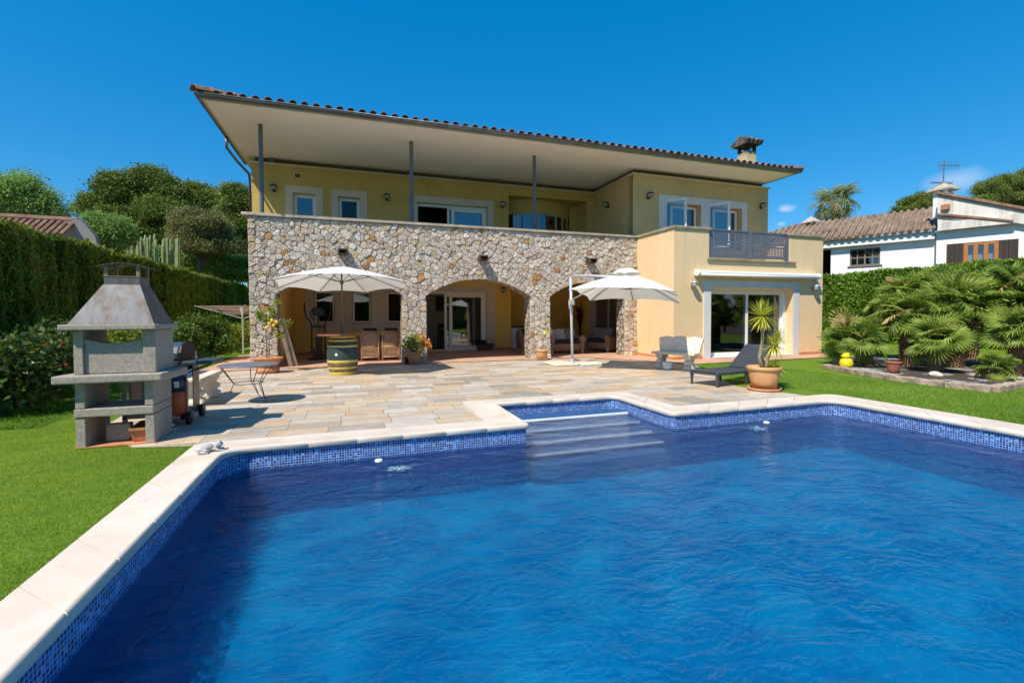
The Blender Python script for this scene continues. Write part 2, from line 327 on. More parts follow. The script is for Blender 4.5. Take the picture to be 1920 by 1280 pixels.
def turf():
    b=NB('artificial_turf'); v=b.co('World'); n=b.noise(.55,v,5,.6,.6); m=b.noise(150,v,3,.7); k=b.noise(26,v,5,.75)
    c=b.ramp(m,[(.3,(.06,.11,.008)),(.55,(.15,.25,.018)),(.78,(.29,.39,.055))]); c=b.mix(b.rng(n,.35,.65,0,.5),c,b.mix(1,c,(1.35,1.2,1.1),'MULTIPLY')); c=b.mix(b.rng(k,.35,.65,0,.5),c,b.mix(1,c,(.6,.68,.5),'MULTIPLY')); sv=b.noise(5.5,b.co('World',(.35,1,1)),6,.75); c=b.mix(b.rng(sv,.42,.62,0,.45),c,b.mix(1,c,(1.45,1.25,1.2),'MULTIPLY')); c=b.mix(b.rng(sv,.48,.34,0,.4),c,b.mix(1,c,(.55,.62,.5),'MULTIPLY'))
    b.pbsdf(c,.8,b.bump(b.math('ADD',m,k),.6,.02),0,.15); return b.m
M['turf']=turf()
def watermat():
    b=NB('pool_water'); v=b.co('World'); 
    w1=b.noise(2.3,b.co('World',(1,1.5,1)),4,.55,.9); w2=b.noise(9,b.co('World',(1,1.7,1)),4,.6,.7); w3=b.noise(30,v,3,.6)
    h=b.math('ADD',b.math('MULTIPLY',w1,1.0),b.math('MULTIPLY_ADD',w2,.30,b.math('MULTIPLY',w3,.07)))
    nr=b.bump(h,.5,.09)
    g=b.n('ShaderNodeBsdfGlossy'); g.inputs['Roughness'].default_value=.03; b.l(nr,g.inputs['Normal'])
    rf=b.n('ShaderNodeBsdfRefraction'); rf.inputs['IOR'].default_value=1.12; rf.inputs['Roughness'].default_value=.0; rf.inputs[0].default_value=(.93,.97,1,1)
    nr2=b.bump(h,1.0,1.0); b.l(nr2,rf.inputs['Normal'])
    t=b.n('ShaderNodeBsdfTransparent'); t.inputs[0].default_value=(.93,.97,1,1)
    m1=b.n('ShaderNodeMixShader'); m1.inputs[0].default_value=.55; b.l(t.outputs[0],m1.inputs[1]); b.l(rf.outputs[0],m1.inputs[2])
    lw=b.n('ShaderNodeLayerWeight'); lw.inputs[0].default_value=.5; b.l(nr,lw.inputs['Normal']); fr_=b.math('MULTIPLY_ADD',b.math('POWER',lw.outputs['Facing'],5.0),.75,.02)
    m2=b.n('ShaderNodeMixShader'); b.l(fr_,m2.inputs[0]); b.l(m1.outputs[0],m2.inputs[1]); b.l(g.outputs[0],m2.inputs[2]); b.l(m2.outputs[0],b.out.inputs['Surface'])
    return b.m
    ab=b.n('ShaderNodeVolumeAbsorption'); ab.inputs[0].default_value=(.02,.70,.93,1); ab.inputs[1].default_value=.07; b.l(ab.outputs[0],b.out.inputs['Volume']); return b.m
M['water']=watermat()
M['wood']=simple('weathered_wood',(.34,.27,.21),.85,.4,3,.5,30,stretch=(1,1,1),dirt=(.5,.46,.42))
M['brownwood']=simple('brown_table_wood',(.22,.085,.045),.5,.3,5)
M['concrete']=simple('grey_aggregate_concrete',(.40,.355,.30),.9,.35,40,.9,110,dirt=(.22,.2,.18))
M['caststone']=simple('cream_cast_stone',(.72,.62,.50),.85,.25,5,.5,50,dirt=(.38,.32,.25))
M['soil']=simple('dry_soil',(.10,.07,.05),.95,.4,20,.6,60)
# ------------------------------------------------------------ setting: ground
def sheet(name,poly,z,m,kind='structure'):
    b=B(); b.add([(x,y,z) for x,y in poly],[tuple(range(len(poly)))]); o=b.build(name,m); o['kind']=kind; return o
def lawn_grid():
    # one sheet to the horizon with a hole for the pool
    xs=[-900,-1.6,7.82,900]; b=B()
    hole=[(-1.6,-6.3),(7.82,-6.3),(7.82,5.84),(4.6,5.84),(4.6,7.3),(1.64,7.3),(1.64,5.84),(-1.6,5.84)]
    ys=[-900,-6.3,5.84,7.3,1400]; xs=[-900,-1.6,1.64,4.6,7.82,900]
    for i in range(5):
        for j in range(4):
            xm=(xs[i]+xs[i+1])/2; ym=(ys[j]+ys[j+1])/2
            if (-1.6<xm<7.82 and -6.3<ym<5.84) or (1.64<xm<4.6 and 5.84<=ym<7.3): continue
            b.quad((xs[i],ys[j],0),(xs[i+1],ys[j],0),(xs[i+1],ys[j+1],0),(xs[i],ys[j+1],0))
    o=b.build('lawn',M['turf']); o['kind']='structure'
lawn_grid()
# paved terrace between pool and house
sheet('paved_terrace',[(-1.6,5.84),(1.62,5.84),(1.62,7.33),(4.6,7.33),(4.6,5.84),(7.42,5.86),(7.1,7.2),(8.0,8.9),(9.0,10.6),(9.0,14.1),(-2.6,14.1),(-3.7,13.3),(-3.05,7.4),(-2.9,6.9),(-2.25,6.0)],.006,M['deck'])
b=B()
for poly in ([(-2.7,14.0),(9.4,14.0),(9.4,19.6),(-2.7,19.6)],[(8.3,12.2),(9.0,10.8),(15.9,11.1),(15.9,12.2)],[(15.66,12.2),(15.9,12.2),(15.9,18),(15.66,18)],[(8.35,12.2),(9.4,12.2),(9.4,14.0),(7.2,14.0)],[(-3.75,13.3),(-2.7,13.75),(-2.7,19),(-3.9,19)],[(-2.7,14.0),(-2.7,13.72),(2.0,13.72),(7.2,13.8),(7.2,14.0)]):
    b.add([(x,y,.022) for x,y in poly],[tuple(range(len(poly)))])
b.nonorm=True; o=b.build('porch_floor',M['porch']); o['kind']='structure'
# ------------------------------------------------------------ pool
IN=[(-1.26,-6),(-1.26,5.48),(2.1,5.48),(2.1,6.95),(4.22,6.95),(4.22,5.42),(7.3,5.42),(7.3,-6)]
def rounded(poly,rad,n=6):
    out=[]
    for i,p in enumerate(poly):
        if i in(0,len(poly)-1) or rad[i]==0: out.append(Vector((*p,0))); continue
        p=Vector((*p,0)); a=(Vector((*poly[i-1],0))-p).normalized(); c=(Vector((*poly[i+1],0))-p).normalized(); r=rad[i]
        for k in range(n+1):
            t=k/n; q=p+a*r*(1-t)**2+c*r*t**2; out.append(q)
    return out
inner=rounded(IN,[0,.28,.05,.04,.22,.10,.30,0])
OUT=[(-1.63,-6),(-1.63,5.88),(1.62,5.88),(1.62,7.33),(4.6,7.33),(4.6,5.84),(7.84,5.84),(7.84,-6)]
outer=rounded(OUT,[0,.2,.02,.12,.1,.02,.25,0])
WZ=-.20; FZ=-.74
b=B()
def loopwalls(b,pts,z0,z1,off=0):
    for p,q in zip(pts[:-1],pts[1:]): b.quad((p.x,p.y,z0),(q.x,q.y,z0),(q.x,q.y,z1),(p.x,p.y,z1))
def inset(pts,d):
    o=[]
    for i,p in enumerate(pts):
        a=pts[max(i-1,0)]; c=pts[min(i+1,len(pts)-1)]; t=(c-a).normalized(); nn=Vector((t.y,-t.x,0)); o.append(p+nn*d)
    return o
wallp=inset(inner,-.035)                       # tiled wall stands back under the nosing
loopwalls(b,wallp,-.225,-.035); b.quad((-1.3,-6,FZ),(7.34,-6,FZ),(7.34,-6,0),(-1.3,-6,0))
o=b.build('waterline_tiles',M['mosaic']); o['kind']='structure'
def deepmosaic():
    b=NB('water_dimmed_mosaic'); v=b.co('World'); S=.0275; x,y,z=b.xyz(v); h=b.white(b.comb(b.math('FLOOR',b.math('DIVIDE',x,S)),b.math('FLOOR',b.math('DIVIDE',y,S)),b.math('FLOOR',b.math('DIVIDE',z,S)))); b.pbsdf(b.ramp(h,[(0,(.006,.02,.11)),(.5,(.010,.045,.20)),(1,(.02,.09,.30))]),.3); return b.m
M['navy']=deepmosaic(); b=B(); loopwalls(b,wallp,FZ,-.225); o=b.build('pool_basin',M['navy']); o['kind']='structure'  # same wall tiles below the surface, coloured darker for the dimming under water
b=B(); b.quad((-1.6,-6.2,FZ),(7.6,-6.2,FZ),(7.6,7.2,FZ),(-1.6,7.2,FZ)); o=b.build('pool_floor',M['pfloor']); o['kind']='structure'
# steps in the alcove
M['stepm']=simple('blue_grey_step_mosaic',(.03,.10,.25),.4,.4,12)
b=B(); st=[(-.185,6.57),(-.26,6.24),(-.34,5.92),(-.42,5.64),(-.50,5.40)]
for i,(z,y) in enumerate(st):
    y1=7.0 if i==0 else st[i-1][1]; b.box(2.14,4.18,y,y1,FZ+.01,z) if y<5.5 else b.box(2.07,4.24,y,y1,FZ+.01,z)
o=b.build('pool_steps',M['stepm']); o['kind']='structure'
b=B()
for z,y in st[:4]: b.box(2.08,4.23,y-.010,y+(.032 if z>-.2 else .018),z-.022,z+.006)
o=b.build('step_edging',simple('white_step_edging',(.80,.85,.88),.5,.1)); o['kind']='structure'
# water body
b=B(); wp=inset(inner,-.033); n=len(wp); b.nonorm=True
b.add([(p.x,p.y,WZ) for p in wp],[tuple(range(n))[::-1]])
o=b.build('pool_water',M['water']); o['kind']='structure'
# coping: swept slab with a bullnose, cut into stones by grooves
prof=[(0,.0),(1,0)]
def coping_build():
    m=len(inner); 
    # resample outer so it pairs with inner
    segs=[]
    key_in=[];key_out=[]
    def corner_chunks(poly,rad,pts,nn=6):
        ch=[];k=0
        for i in range(len(poly)):
            if i in(0,len(poly)-1) or rad[i]==0: ch.append([pts[k]]);k+=1
            else: ch.append(pts[k:k+nn+1]);k+=nn+1
        return ch
    ci=corner_chunks(IN,[0,.28,.05,.04,.22,.10,.30,0],inner); co=corner_chunks(OUT,[0,.2,.02,.12,.1,.02,.25,0],outer)
    pi=[];po=[]
    for i in range(len(ci)):
        pi+=ci[i]; po+=co[i]
        if i<len(ci)-1:
            a,bb=ci[i][-1],ci[i+1][0]; c,d=co[i][-1],co[i+1][0]; Ln=(bb-a).length; k=max(1,round(Ln/.52))
            for j in range(1,k):
                t=j/k; g=.005/Ln
                for tt in (t-g,t,t+g): pi.append(a.lerp(bb,tt)); po.append(c.lerp(d,tt)); segs.append(len(pi)-1) if tt==t else None
    b=B(); gs=set(segs); rows=[]
    for k,(p,q) in enumerate(zip(pi,po)):
        dz=-.010 if k in gs else 0
        wd=(q-p).length; R=.028; row=[]
        row.append((1.0,0.0)); row.append((1.0,.032+dz)); row.append((.14,.034+dz)); row.append((.085,.040+dz)); row.append((.035,.038+dz)); row.append((.008,.027+dz*.8)); row.append((0-dz,.008)); row.append((.006-dz,-.014)); row.append((.03,-.030)); row.append((.14,-.036))
        rows.append([p.lerp(q,f)+Vector((0,0,z)) for f,z in row])
    nn=len(rows[0]); vs=[v for r in rows for v in r]; fs=[]
    for k in range(len(rows)-1):
        for j in range(nn-1): fs.append((k*nn+j,k*nn+j+1,(k+1)*nn+j+1,(k+1)*nn+j))
    b.add(vs,fs); b.nonorm=False; o=b.build('pool_coping',M['coping']); smooth_by_angle(o,50); o['kind']='structure'
coping_build()
# return-jet boils on the water: small foam mounds
def foam(name,px,py,r,lab):
    c=G(px,py,WZ); bm=bmesh.new(); bmesh.ops.create_icosphere(bm,subdivisions=4,radius=1)
    for v in bm.verts:
        from mathutils import noise as mn
        d=.55+.9*mn.noise(v.co*2.7+Vector((r*50,0,0))); v.co=Vector((v.co.x*r*d,v.co.y*r*d,max(v.co.z,-.1)*.016*d))+Vector((c.x,c.y,WZ+.002))
    me=bpy.data.meshes.new(name); bm.to_mesh(me); bm.free(); me.polygons.foreach_set('use_smooth',[True]*len(me.polygons)); me.materials.append(M['foam']); o=bpy.data.objects.new(name,me); COL.objects.link(o); return tag(o,lab,'water jet',None,None)
def foammat():
    b=NB('water_foam'); v=b.co('World'); n=b.noise(34,v,5,.7); t=b.n('ShaderNodeBsdfTransparent'); p=b.n('ShaderNodeBsdfPrincipled'); p.inputs['Base Color'].default_value=(.45,.72,.85,1); p.inputs['Roughness'].default_value=.2
    b.l(b.bump(n,.6,.02),p.inputs['Normal']); m=b.n('ShaderNodeMixShader'); b.l(b.rng(n,.46,.68,0,.85),m.inputs[0]); b.l(t.outputs[0],m.inputs[1]); b.l(p.outputs[0],m.inputs[2]); b.l(m.outputs[0],b.out.inputs[0]); return b.m
M['foam']=foammat()
foam('bubbling_jet',748,878,.13,'foamy boil of water from a jet near the left far wall of the pool')
foam('bubbling_jet',1421,803,.15,'foamy boil of water from a jet below the lounger side of the pool')
for px,py,lab in((710,865,'small white floating disc near the left far pool wall'),(1437,793,'small white floating disc near the right far pool wall')):
    c=G(px,py,WZ); b=B(); b.lathe([(0,.012),(.02,.012),(.028,.02),(.04,.018),(.045,.004),(.04,-.004)],(c.x,c.y,WZ+.004),20); tag(b.build('floating_disc',M['white'],smooth=True),lab,'disc')
# ------------------------------------------------------------ villa
villa=thing('villa','two storey ochre villa with a rubble stone arcade and deep tiled eaves','house',(3.4,14.06,0))
def wall_y(b,y,x0,x1,z0,z1,th,ops=(),back=True,ends=False):      # wall in an x-z plane, facing -y, with openings and their reveals
    xs=sorted({x0,x1,*[o[0] for o in ops],*[o[1] for o in ops]}); zs=sorted({z0,z1,*[o[2] for o in ops],*[o[3] for o in ops]})
    for i in range(len(xs)-1):
        for j in range(len(zs)-1):
            xm,zm=(xs[i]+xs[i+1])/2,(zs[j]+zs[j+1])/2
            if any(o[0]<xm<o[1] and o[2]<zm<o[3] for o in ops): continue
            for yy in ((y,y+th) if back else (y,)): b.quad((xs[i],yy,zs[j]),(xs[i+1],yy,zs[j]),(xs[i+1],yy,zs[j+1]),(xs[i],yy,zs[j+1]))
    for a,c,d,e in ops:
        for q in (((a,d),(a,e)),((c,d),(c,e)),((a,e),(c,e)),((a,d),(c,d))):
            (p,r),(s,t)=q; b.quad((p,y,r),(s,y,t),(s,y+th,t),(p,y+th,r))
    for q in ((((x0,z0),(x0,z1)),((x1,z0),(x1,z1)),((x0,z1),(x1,z1))) if ends else ()):
        (p,r),(s,t)=q; b.quad((p,y,r),(s,y,t),(s,y+th,t),(p,y+th,r))
    return b
def surround(b,y,x0,x1,z0,z1,w,proud=.018,bottom=False,wt=None):
    wt=wt or w; b.box(x0-w,x1+w,y-proud,y+.004,z1,z1+wt); b.box(x0-w,x0,y-proud,y+.004,z0,z1-.0005); b.box(x1,x1+w,y-proud,y+.004,z0,z1-.0005)
    if bottom: b.box(x0-w,x1+w,y-proud,y+.004,z0-w,z0-.0005)
def framed(name,par,x0,x1,z0,z1,y,t=.06,d=.06,cols=1,gl='glass',m='white',M4=None):
    b=B(); b.box(x0,x0+t,y,y+d,z0,z1,M4); b.box(x1-t,x1,y,y+d,z0,z1,M4); b.box(x0+t,x1-t,y,y+d,z1-t,z1,M4); b.box(x0+t,x1-t,y,y+d,z0,z0+t,M4)
    wd=(x1-x0-2*t)
    for k in range(1,cols): xx=x0+t+wd*k/cols; b.box(xx-t/2,xx+t/2,y+.002,y+d-.002,z0+t,z1-t,M4)
    o=b.build(name,M[m],par); p=B()
    vs=[Vector(q) for q in((x0+t,y+d*.5,z0+t),(x1-t,y+d*.5,z0+t),(x1-t,y+d*.5,z1-t),(x0+t,y+d*.5,z1-t))]
    if M4: vs=[M4@q for q in vs]
    p.quad(*vs); p.build('pane',M[gl],o); return o
# --- rubble stone arcade
SX0,SX1,SY,ST=-2.62,9.39,14.06,.5
arches=[(-1.95,1.36,2.02,2.55),(2.08,5.40,2.02,2.53),(6.10,8.90,2.02,2.50)]
def arch_z(a,x):
    x0,x1,zs,zt=a; h=(x1-x0)/2; s=zt-zs; R=(h*h+s*s)/(2*s); cx=(x0+x1)/2; return zt-R+math.sqrt(max(R*R-(x-cx)**2,0))
b=B(); ztop=4.08
def bottom(x):
    for a in arches:
        if a[0]-1e-6<=x<=a[1]+1e-6: return arch_z(a,x)
    return None
xs=[SX0]
for a in arches: xs+=list(np.linspace(a[0],a[1],25))
xs.append(SX1)
for i in range(len(xs)-1):
    x,x2=xs[i],xs[i+1]; mid=(x+x2)/2; A=[a for a in arches if a[0]<mid<a[1]]
    z,z2=(arch_z(A[0],x),arch_z(A[0],x2)) if A else (0,0)
    for yy in (SY,SY+ST): b.quad((x,yy,z),(x2,yy,z2),(x2,yy,ztop),(x,yy,ztop))
    if A: b.quad((x,SY,z),(x2,SY,z2),(x2,SY+ST,z2),(x,SY+ST,z))
for a in arches:
    for x in a[:2]: b.quad((x,SY,0),(x,SY+ST,0),(x,SY+ST,arch_z(a,x)),(x,SY,arch_z(a,x)))
b.quad((SX0,SY,0),(SX0,SY+ST,0),(SX0,SY+ST,ztop),(SX0,SY,ztop))
b.box(SX0,SX0+.4,SY+ST,17.1,0,ztop)
b.build('arcade_wall',M['jamb'],villa)
# individual stones laid over the front face as a Voronoi mosaic
def dist_open(x,z):     # signed distance-like: negative inside an opening
    best=9
    for a in arches:
        if a[0]-.6<x<a[1]+.6:
            dx=max(a[0]-x,x-a[1]); zz=arch_z(a,min(max(x,a[0]),a[1])); dz=z-zz; best=min(best,max(dx,dz) if not(dx>0 and dz>0) else math.hypot(dx,dz))
    return best
def stones():
    seeds=[];R=.155; cell={}
    def ok(x,z,r):
        gx,gz=int(x/.2),int(z/.2)
        for i in(-1,0,1):
            for j in(-1,0,1):
                for q in cell.get((gx+i,gz+j),()):
                    if (q[0]-x)**2+(q[1]-z)**2<(r*.5+q[2]*.5)**2: return False
        return True
    def put(x,z,r): seeds.append((x,z,r)); cell.setdefault((int(x/.2),int(z/.2)),[]).append((x,z,r))
    # mirrored pairs make the mosaic follow every opening edge
    ghosts=[]
    for a in arches:
        pts=[(a[0],z) for z in np.arange(.09,a[2],.17)]+[(a[1],z) for z in np.arange(.09,a[2],.17)]
        for s,(x,z) in [(-1 if p[0]==a[0] else 1,p) for p in pts]:
            d=random.uniform(.06,.10); z+=random.uniform(-.02,.02)
            if ok(x+s*d,z,.13): put(x+s*d,z,.13); ghosts.append((x-s*d,z))
        n=int((a[1]-a[0])/.15); 
        for k in range(n+1):
            x=a[0]+(a[1]-a[0])*k/n; z=arch_z(a,x); e=.01; sl=(arch_z(a,min(x+e,a[1]))-arch_z(a,max(x-e,a[0])))/(2*e); nv=Vector((-sl,1)).normalized(); d=random.uniform(.07,.10)
            if ok(x+nv.x*d,z+nv.y*d,.12): put(x+nv.x*d,z+nv.y*d,.12); ghosts.append((x-nv.x*d,z-nv.y*d))
    for e in (SX0,SX1):
        s=1 if e==SX0 else -1
        for z in np.arange(.08,4.08,.17):
            d=random.uniform(.06,.11); put(e+s*d,z,.12); ghosts.append((e-s*d,z))
    for _ in range(90000):
        x=random.uniform(SX0+.05,SX1-.05); z=random.uniform(.05,4.03); r=random.choice((.10,.12,.14,.17,.21)) if z>2 or random.random()<.5 else random.uniform(.13,.25)
        if dist_open(x,z)>.05 and ok(x,z,r): put(x,z,r)
    pts=[(s[0],s[1]) for s in seeds]; allp=pts+ghosts; grid={}
    for p in allp: grid.setdefault((int(p[0]//.25),int(p[1]//.25)),[]).append(p)
    b=B()
    for (x,z) in pts:
        poly=[(x-.3,z-.3),(x+.3,z-.3),(x+.3,z+.3),(x-.3,z+.3)]
        gx,gz=int(x//.25),int(z//.25)
        for i in range(-2,3):
            for j in range(-2,3):
                for q in grid.get((gx+i,gz+j),()):
                    if q[0]==x and q[1]==z: continue
                    mx,mz=(x+q[0])/2,(z+q[1])/2; nx,nz=q[0]-x,q[1]-z; npoly=[]
                    for k in range(len(poly)):
                        p,r=poly[k],poly[(k+1)%len(poly)]; dp=(p[0]-mx)*nx+(p[1]-mz)*nz; dr=(r[0]-mx)*nx+(r[1]-mz)*nz
                        if dp<=0: npoly.append(p)
                        if dp*dr<0: t=dp/(dp-dr); npoly.append((p[0]+(r[0]-p[0])*t,p[1]+(r[1]-p[1])*t))
                    poly=npoly
                    if not poly: break
        if len(poly)<3: continue
        poly=[(min(max(p[0],SX0),SX1),min(max(p[1],0),4.075)) for p in poly]
        cx=sum(p[0] for p in poly)/len(poly); cz=sum(p[1] for p in poly)/len(poly)
        # refine outline, shrink for the joint, roughen
        P2=[]
        for k in range(len(poly)):
            p,r=poly[k],poly[(k+1)%len(poly)]; Ln=math.hypot(r[0]-p[0],r[1]-p[1])
            if Ln<.012: continue
            P2.append(p)
            if Ln>.09: P2.append(((p[0]+r[0])/2,(p[1]+r[1])/2))
        if len(P2)<4: continue
        # cut the corners a little (rounded rubble)
        Q=[]
        n=len(P2)
        for k in range(n):
            a,p,c=P2[k-1],P2[k],P2[(k+1)%n]; Q.append((p[0]*.96+(a[0]+c[0])*.02,p[1]*.96+(a[1]+c[1])*.02))
        rad=max(.03,sum(math.hypot(p[0]-cx,p[1]-cz) for p in Q)/len(Q)); sh=1-.0048/rad
        dep=random.uniform(.03,.062); tx,tz=random.uniform(-.16,.16),random.uniform(-.16,.16)
        u=random.random()
        if u<.03: col=(.52,.28,.12)
        elif u<.11: col=(.60,.48,.32)
        elif u<.24: col=(.56,.44,.36)
        elif u<.27: col=(.74,.70,.66)
        else: g=random.uniform(.52,.70); col=(g*1.04,g*.915,g*.765)
        b.col=col; rings=[]
        for f,y in((1.0,.0),(.995,.7),(.90,.97),(.5,1.0)):
            ring=[]
            for p in Q:
                xx=cx+(p[0]-cx)*sh*f; zz=cz+(p[1]-cz)*sh*f; j=.007 if f<1 else 0
                xx+=random.uniform(-j,j);zz+=random.uniform(-j,j); dd=dep*y*(1+random.uniform(-.22,.22)*(f<.9))
                if y>0: dd+=((xx-cx)*tx+(zz-cz)*tz)
                fl=0
                if zz<.9: fl=(.9-zz)*.06
                ring.append((xx,SY-max(dd,.002)*(1 if y else 0)-(fl if y else 0),zz))
            rings.append(ring)
        m=len(Q); vs=[v for r in rings for v in r]+[(cx,SY-dep*random.uniform(.9,1.15)-(max(0,.9-cz)*.06),cz)]; fs=[]
        for r in range(3):
            for k in range(m): fs.append((r*m+k,r*m+(k+1)%m,(r+1)*m+(k+1)%m,(r+1)*m+k))
        for k in range(m): fs.append((3*m+k,3*m+(k+1)%m,4*m))
        b.add(vs,fs)
    o=b.build('stone_facing',M['stone'],villa); return o
stones()
b=B(); b.box(SX0+.003,SX1-.003,SY-.004,SY-.002,0,.001); 
b=B(); b.box(-2.76,9.39,13.96,14.62,4.085,4.165); b.box(-2.76,-2.15,14.625,17.1,4.085,4.163); b.build('parapet_cap',M['cap'],villa,bevel=.012)
# --- terrace slab / porch ceiling and ground-floor back wall
b=B(); b.box(-2.3,9.39,14.562,19.6,2.78,3.28); b.build('porch_ceiling',M['soffit'],villa)
CT_=simple('cream_bounce_tile',(.66,.56,.45),.7,.15,3); b=B(); b.box(-2.2,9.38,14.64,17.08,3.283,3.295); b.build('terrace_bounce_floor',CT_,villa); b=B(); b.box(9.65,15.40,12.31,14.28,3.143,3.155); b.build('terrace_bounce_floor',CT_,villa)  # unseen pale floor slabs, added to bounce light up onto the soffit
YB=18.3
b=B()
w_ops=[(-1.34,-.63,1.14,2.33),(-.03,.65,1.14,2.33),(1.20,1.93,1.14,2.33),(2.42,5.14,.03,2.36)]
wall_y(b,YB,-2.3,6.19,.0,2.78,.3,w_ops); b.box(-2.32,-1.98,14.562,YB,0,2.779)
b.quad((6.19,YB+.3,0),(6.19,20.2,0),(6.19,20.2,2.78),(6.19,YB+.3,2.78)); b.build('porch_wall',M['stucco_in'],villa)
b=B(); Y2=19.4; wall_y(b,Y2,6.19,9.6,0,2.78,.2); b.build('porch_wall',M['stucco_in'],villa)
b=B(); wall_y(b,18.3,9.6,11.9,0,2.78,.2,[(10.1,11.55,.03,2.4)]); b.quad((9.6,18.3,0),(9.6,19.4,0),(9.6,19.4,2.78),(9.6,18.3,2.78)); b.quad((11.9,14.0,0),(11.9,18.3,0),(11.9,18.3,2.78),(11.9,14.0,2.78)); b.quad((9.0,14.57,2.78),(11.9,14.57,2.78),(11.9,19.4,2.78),(9,19.4,2.78)); b.quad((9.4,14.57,0),(11.9,14.57,0),(11.9,14.57,2.78),(9.4,14.57,2.78)); b.build('porch_wall',M['stucco_in'],villa)
b=B(); b.add([(9.39,14.4,.022),(11.9,14.4,.022),(11.9,19.4,.022),(9.39,19.4,.022)],[(0,1,2,3)]); b.build('porch_floor_bay',M['porch'],villa)
for q_ in ((-1.98,2.1,YB-.015,YB,.022,.11),(5.5,6.19,YB-.015,YB,.022,.11),(-1.98,-1.965,14.57,YB-.016,.022,.11),(6.2,9.6,Y2-.015,Y2,.022,.11)): b=B(); b.box(*q_); b.build('skirting',M['terra'],villa)
b=B()
for x0,x1,z0,z1 in w_ops[:3]: surround(b,YB,x0,x1,z0,z1,.27,bottom=True,wt=.2); b.box(x0-.06,x1+.06,YB-.06,YB+.003,z0-.05,z0+.0)
x0,x1,z0,z1=w_ops[3]; surround(b,YB,x0,x1,z0,z1,.34,wt=.25)
b.build('window_surround',M['surround'],villa)
for x0,x1,z0,z1 in w_ops[:3]: framed('window',villa,x0+.02,x1-.02,z0+.02,z1-.02,YB+.10)
# living-room sliding door: left leaf open, right leaf closed
framed('sliding_door',villa,2.44,5.12,.035,2.34,YB+.10,t=.05,d=.12,gl='glass_lo') if 0 else None
b=B(); b.box(2.42,5.14,YB+.08,YB+.2,2.28,2.36); b.box(2.42,5.14,YB+.06,YB+.22,.03,.07); b.box(5.06,5.14,YB+.08,YB+.2,.07,2.28); b.box(2.42,2.47,YB+.08,YB+.2,.07,2.28); b.build('door_frame',M['white'],villa)
framed('sliding_door',villa,3.62,5.06,.07,2.28,YB+.09,t=.13,d=.05,gl='glass')
framed('sliding_door',villa,3.44,4.7,.07,2.28,YB+.15,t=.10,d=.045,gl='glass_lo')
# room behind it
RM=simple('grey_green_room_paint',(.62,.62,.48),.9,.08)
b=B(); b.quad((2.0,YB+.31,0),(2.0,20.6,0),(2.0,20.6,2.75),(2.0,YB+.31,2.75)); b.quad((2.0,20.6,0),(6.1,20.6,0),(6.1,20.6,2.75),(2,20.6,2.75)); b.quad((6.1,YB+.31,0),(6.1,20.6,0),(6.1,20.6,2.75),(6.1,YB+.31,2.75)); b.quad((2,YB+.31,2.75),(6.1,YB+.31,2.75),(6.1,20.6,2.75),(2,20.6,2.75)); b.build('room_wall',RM,villa)
b=B(); b.quad((2.0,YB+.25,.03),(6.1,YB+.25,.03),(6.1,20.6,.03),(2,20.6,.03)); b.build('room_floor',simple('brown_room_floor',(.42,.33,.25),.5),villa)
b=B()
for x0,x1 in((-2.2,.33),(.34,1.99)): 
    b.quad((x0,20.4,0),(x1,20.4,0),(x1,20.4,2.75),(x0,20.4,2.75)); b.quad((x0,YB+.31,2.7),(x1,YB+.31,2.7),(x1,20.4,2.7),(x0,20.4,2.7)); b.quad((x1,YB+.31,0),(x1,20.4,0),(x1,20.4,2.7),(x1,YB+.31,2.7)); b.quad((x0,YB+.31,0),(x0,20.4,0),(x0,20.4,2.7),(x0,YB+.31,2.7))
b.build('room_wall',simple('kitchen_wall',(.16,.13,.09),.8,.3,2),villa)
# curtained door at the right end of the porch
b=B(); surround(b,18.3,10.1,11.55,.03,2.4,.26); b.build('window_surround',M['surround'],villa)
d=framed('patio_door',villa,10.12,11.53,.04,2.38,18.36,t=.08,cols=2,gl='glass_lo')
b=B(); pts=[]
for k in range(60):
    x=10.15+1.36*k/59; pts.append((x,18.52+.05*math.sin(k*1.25)+.02*math.sin(k*.47)))
for p,q in zip(pts[:-1],pts[1:]): b.quad((*p,.06),(*q,.06),(*q,2.36),(*p,2.36))
b.build('curtain',simple('grey_beige_curtain',(.42,.37,.31),.9,.1),d,smooth=True)
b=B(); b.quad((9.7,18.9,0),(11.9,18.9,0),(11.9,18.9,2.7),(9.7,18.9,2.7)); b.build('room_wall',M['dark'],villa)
# --- upper floor
YU=17.1; UX0,UX1=-3.06,9.39
u_ops=[(-1.85,-1.14,3.95,5.51),(-.44,.28,3.95,5.50),(2.21,4.86,3.32,5.50),(5.70,9.07,3.30,6.03)]
b=B(); wall_y(b,YU,UX0,UX1,3.28,6.36,.28,u_ops); b.quad((UX0,YU+.28,3.28),(UX0,25,3.28),(UX0,25,6.4),(UX0,YU+.28,6.4)); b.box(-3.06,-2.66,16.6,17.1,0,3.28); b.quad((-3.06,17.1,0),(-3.06,25,0),(-3.06,25,3.28),(-3.06,17.1,3.28)); b.build('upper_wall',M['stucco_up'],villa)
b=B(); b.box(UX0-.04,UX1+.0,YU-.05,YU+.1,6.36,6.42); b.box(9.34,9.5,14.25,YU-.05,6.36,6.42); b.box(9.5,15.62,14.25,14.4,6.36,6.42); b.box(15.5,15.62,14.4,19,6.36,6.42); b.build('cornice',M['surround'],villa)
b=B(); b.box(UX0+.1,9.62,YU+.12,YU+.2,6.42,6.585); b.box(9.55,9.62,14.47,YU+.12,6.42,6.585); b.box(9.62,15.45,14.47,14.55,6.42,6.585); b.box(15.38,15.45,14.55,19,6.42,6.585); b.build('eaves_wall',simple('shaded_brown_eaves_wall',(.16,.10,.05),.9),villa)
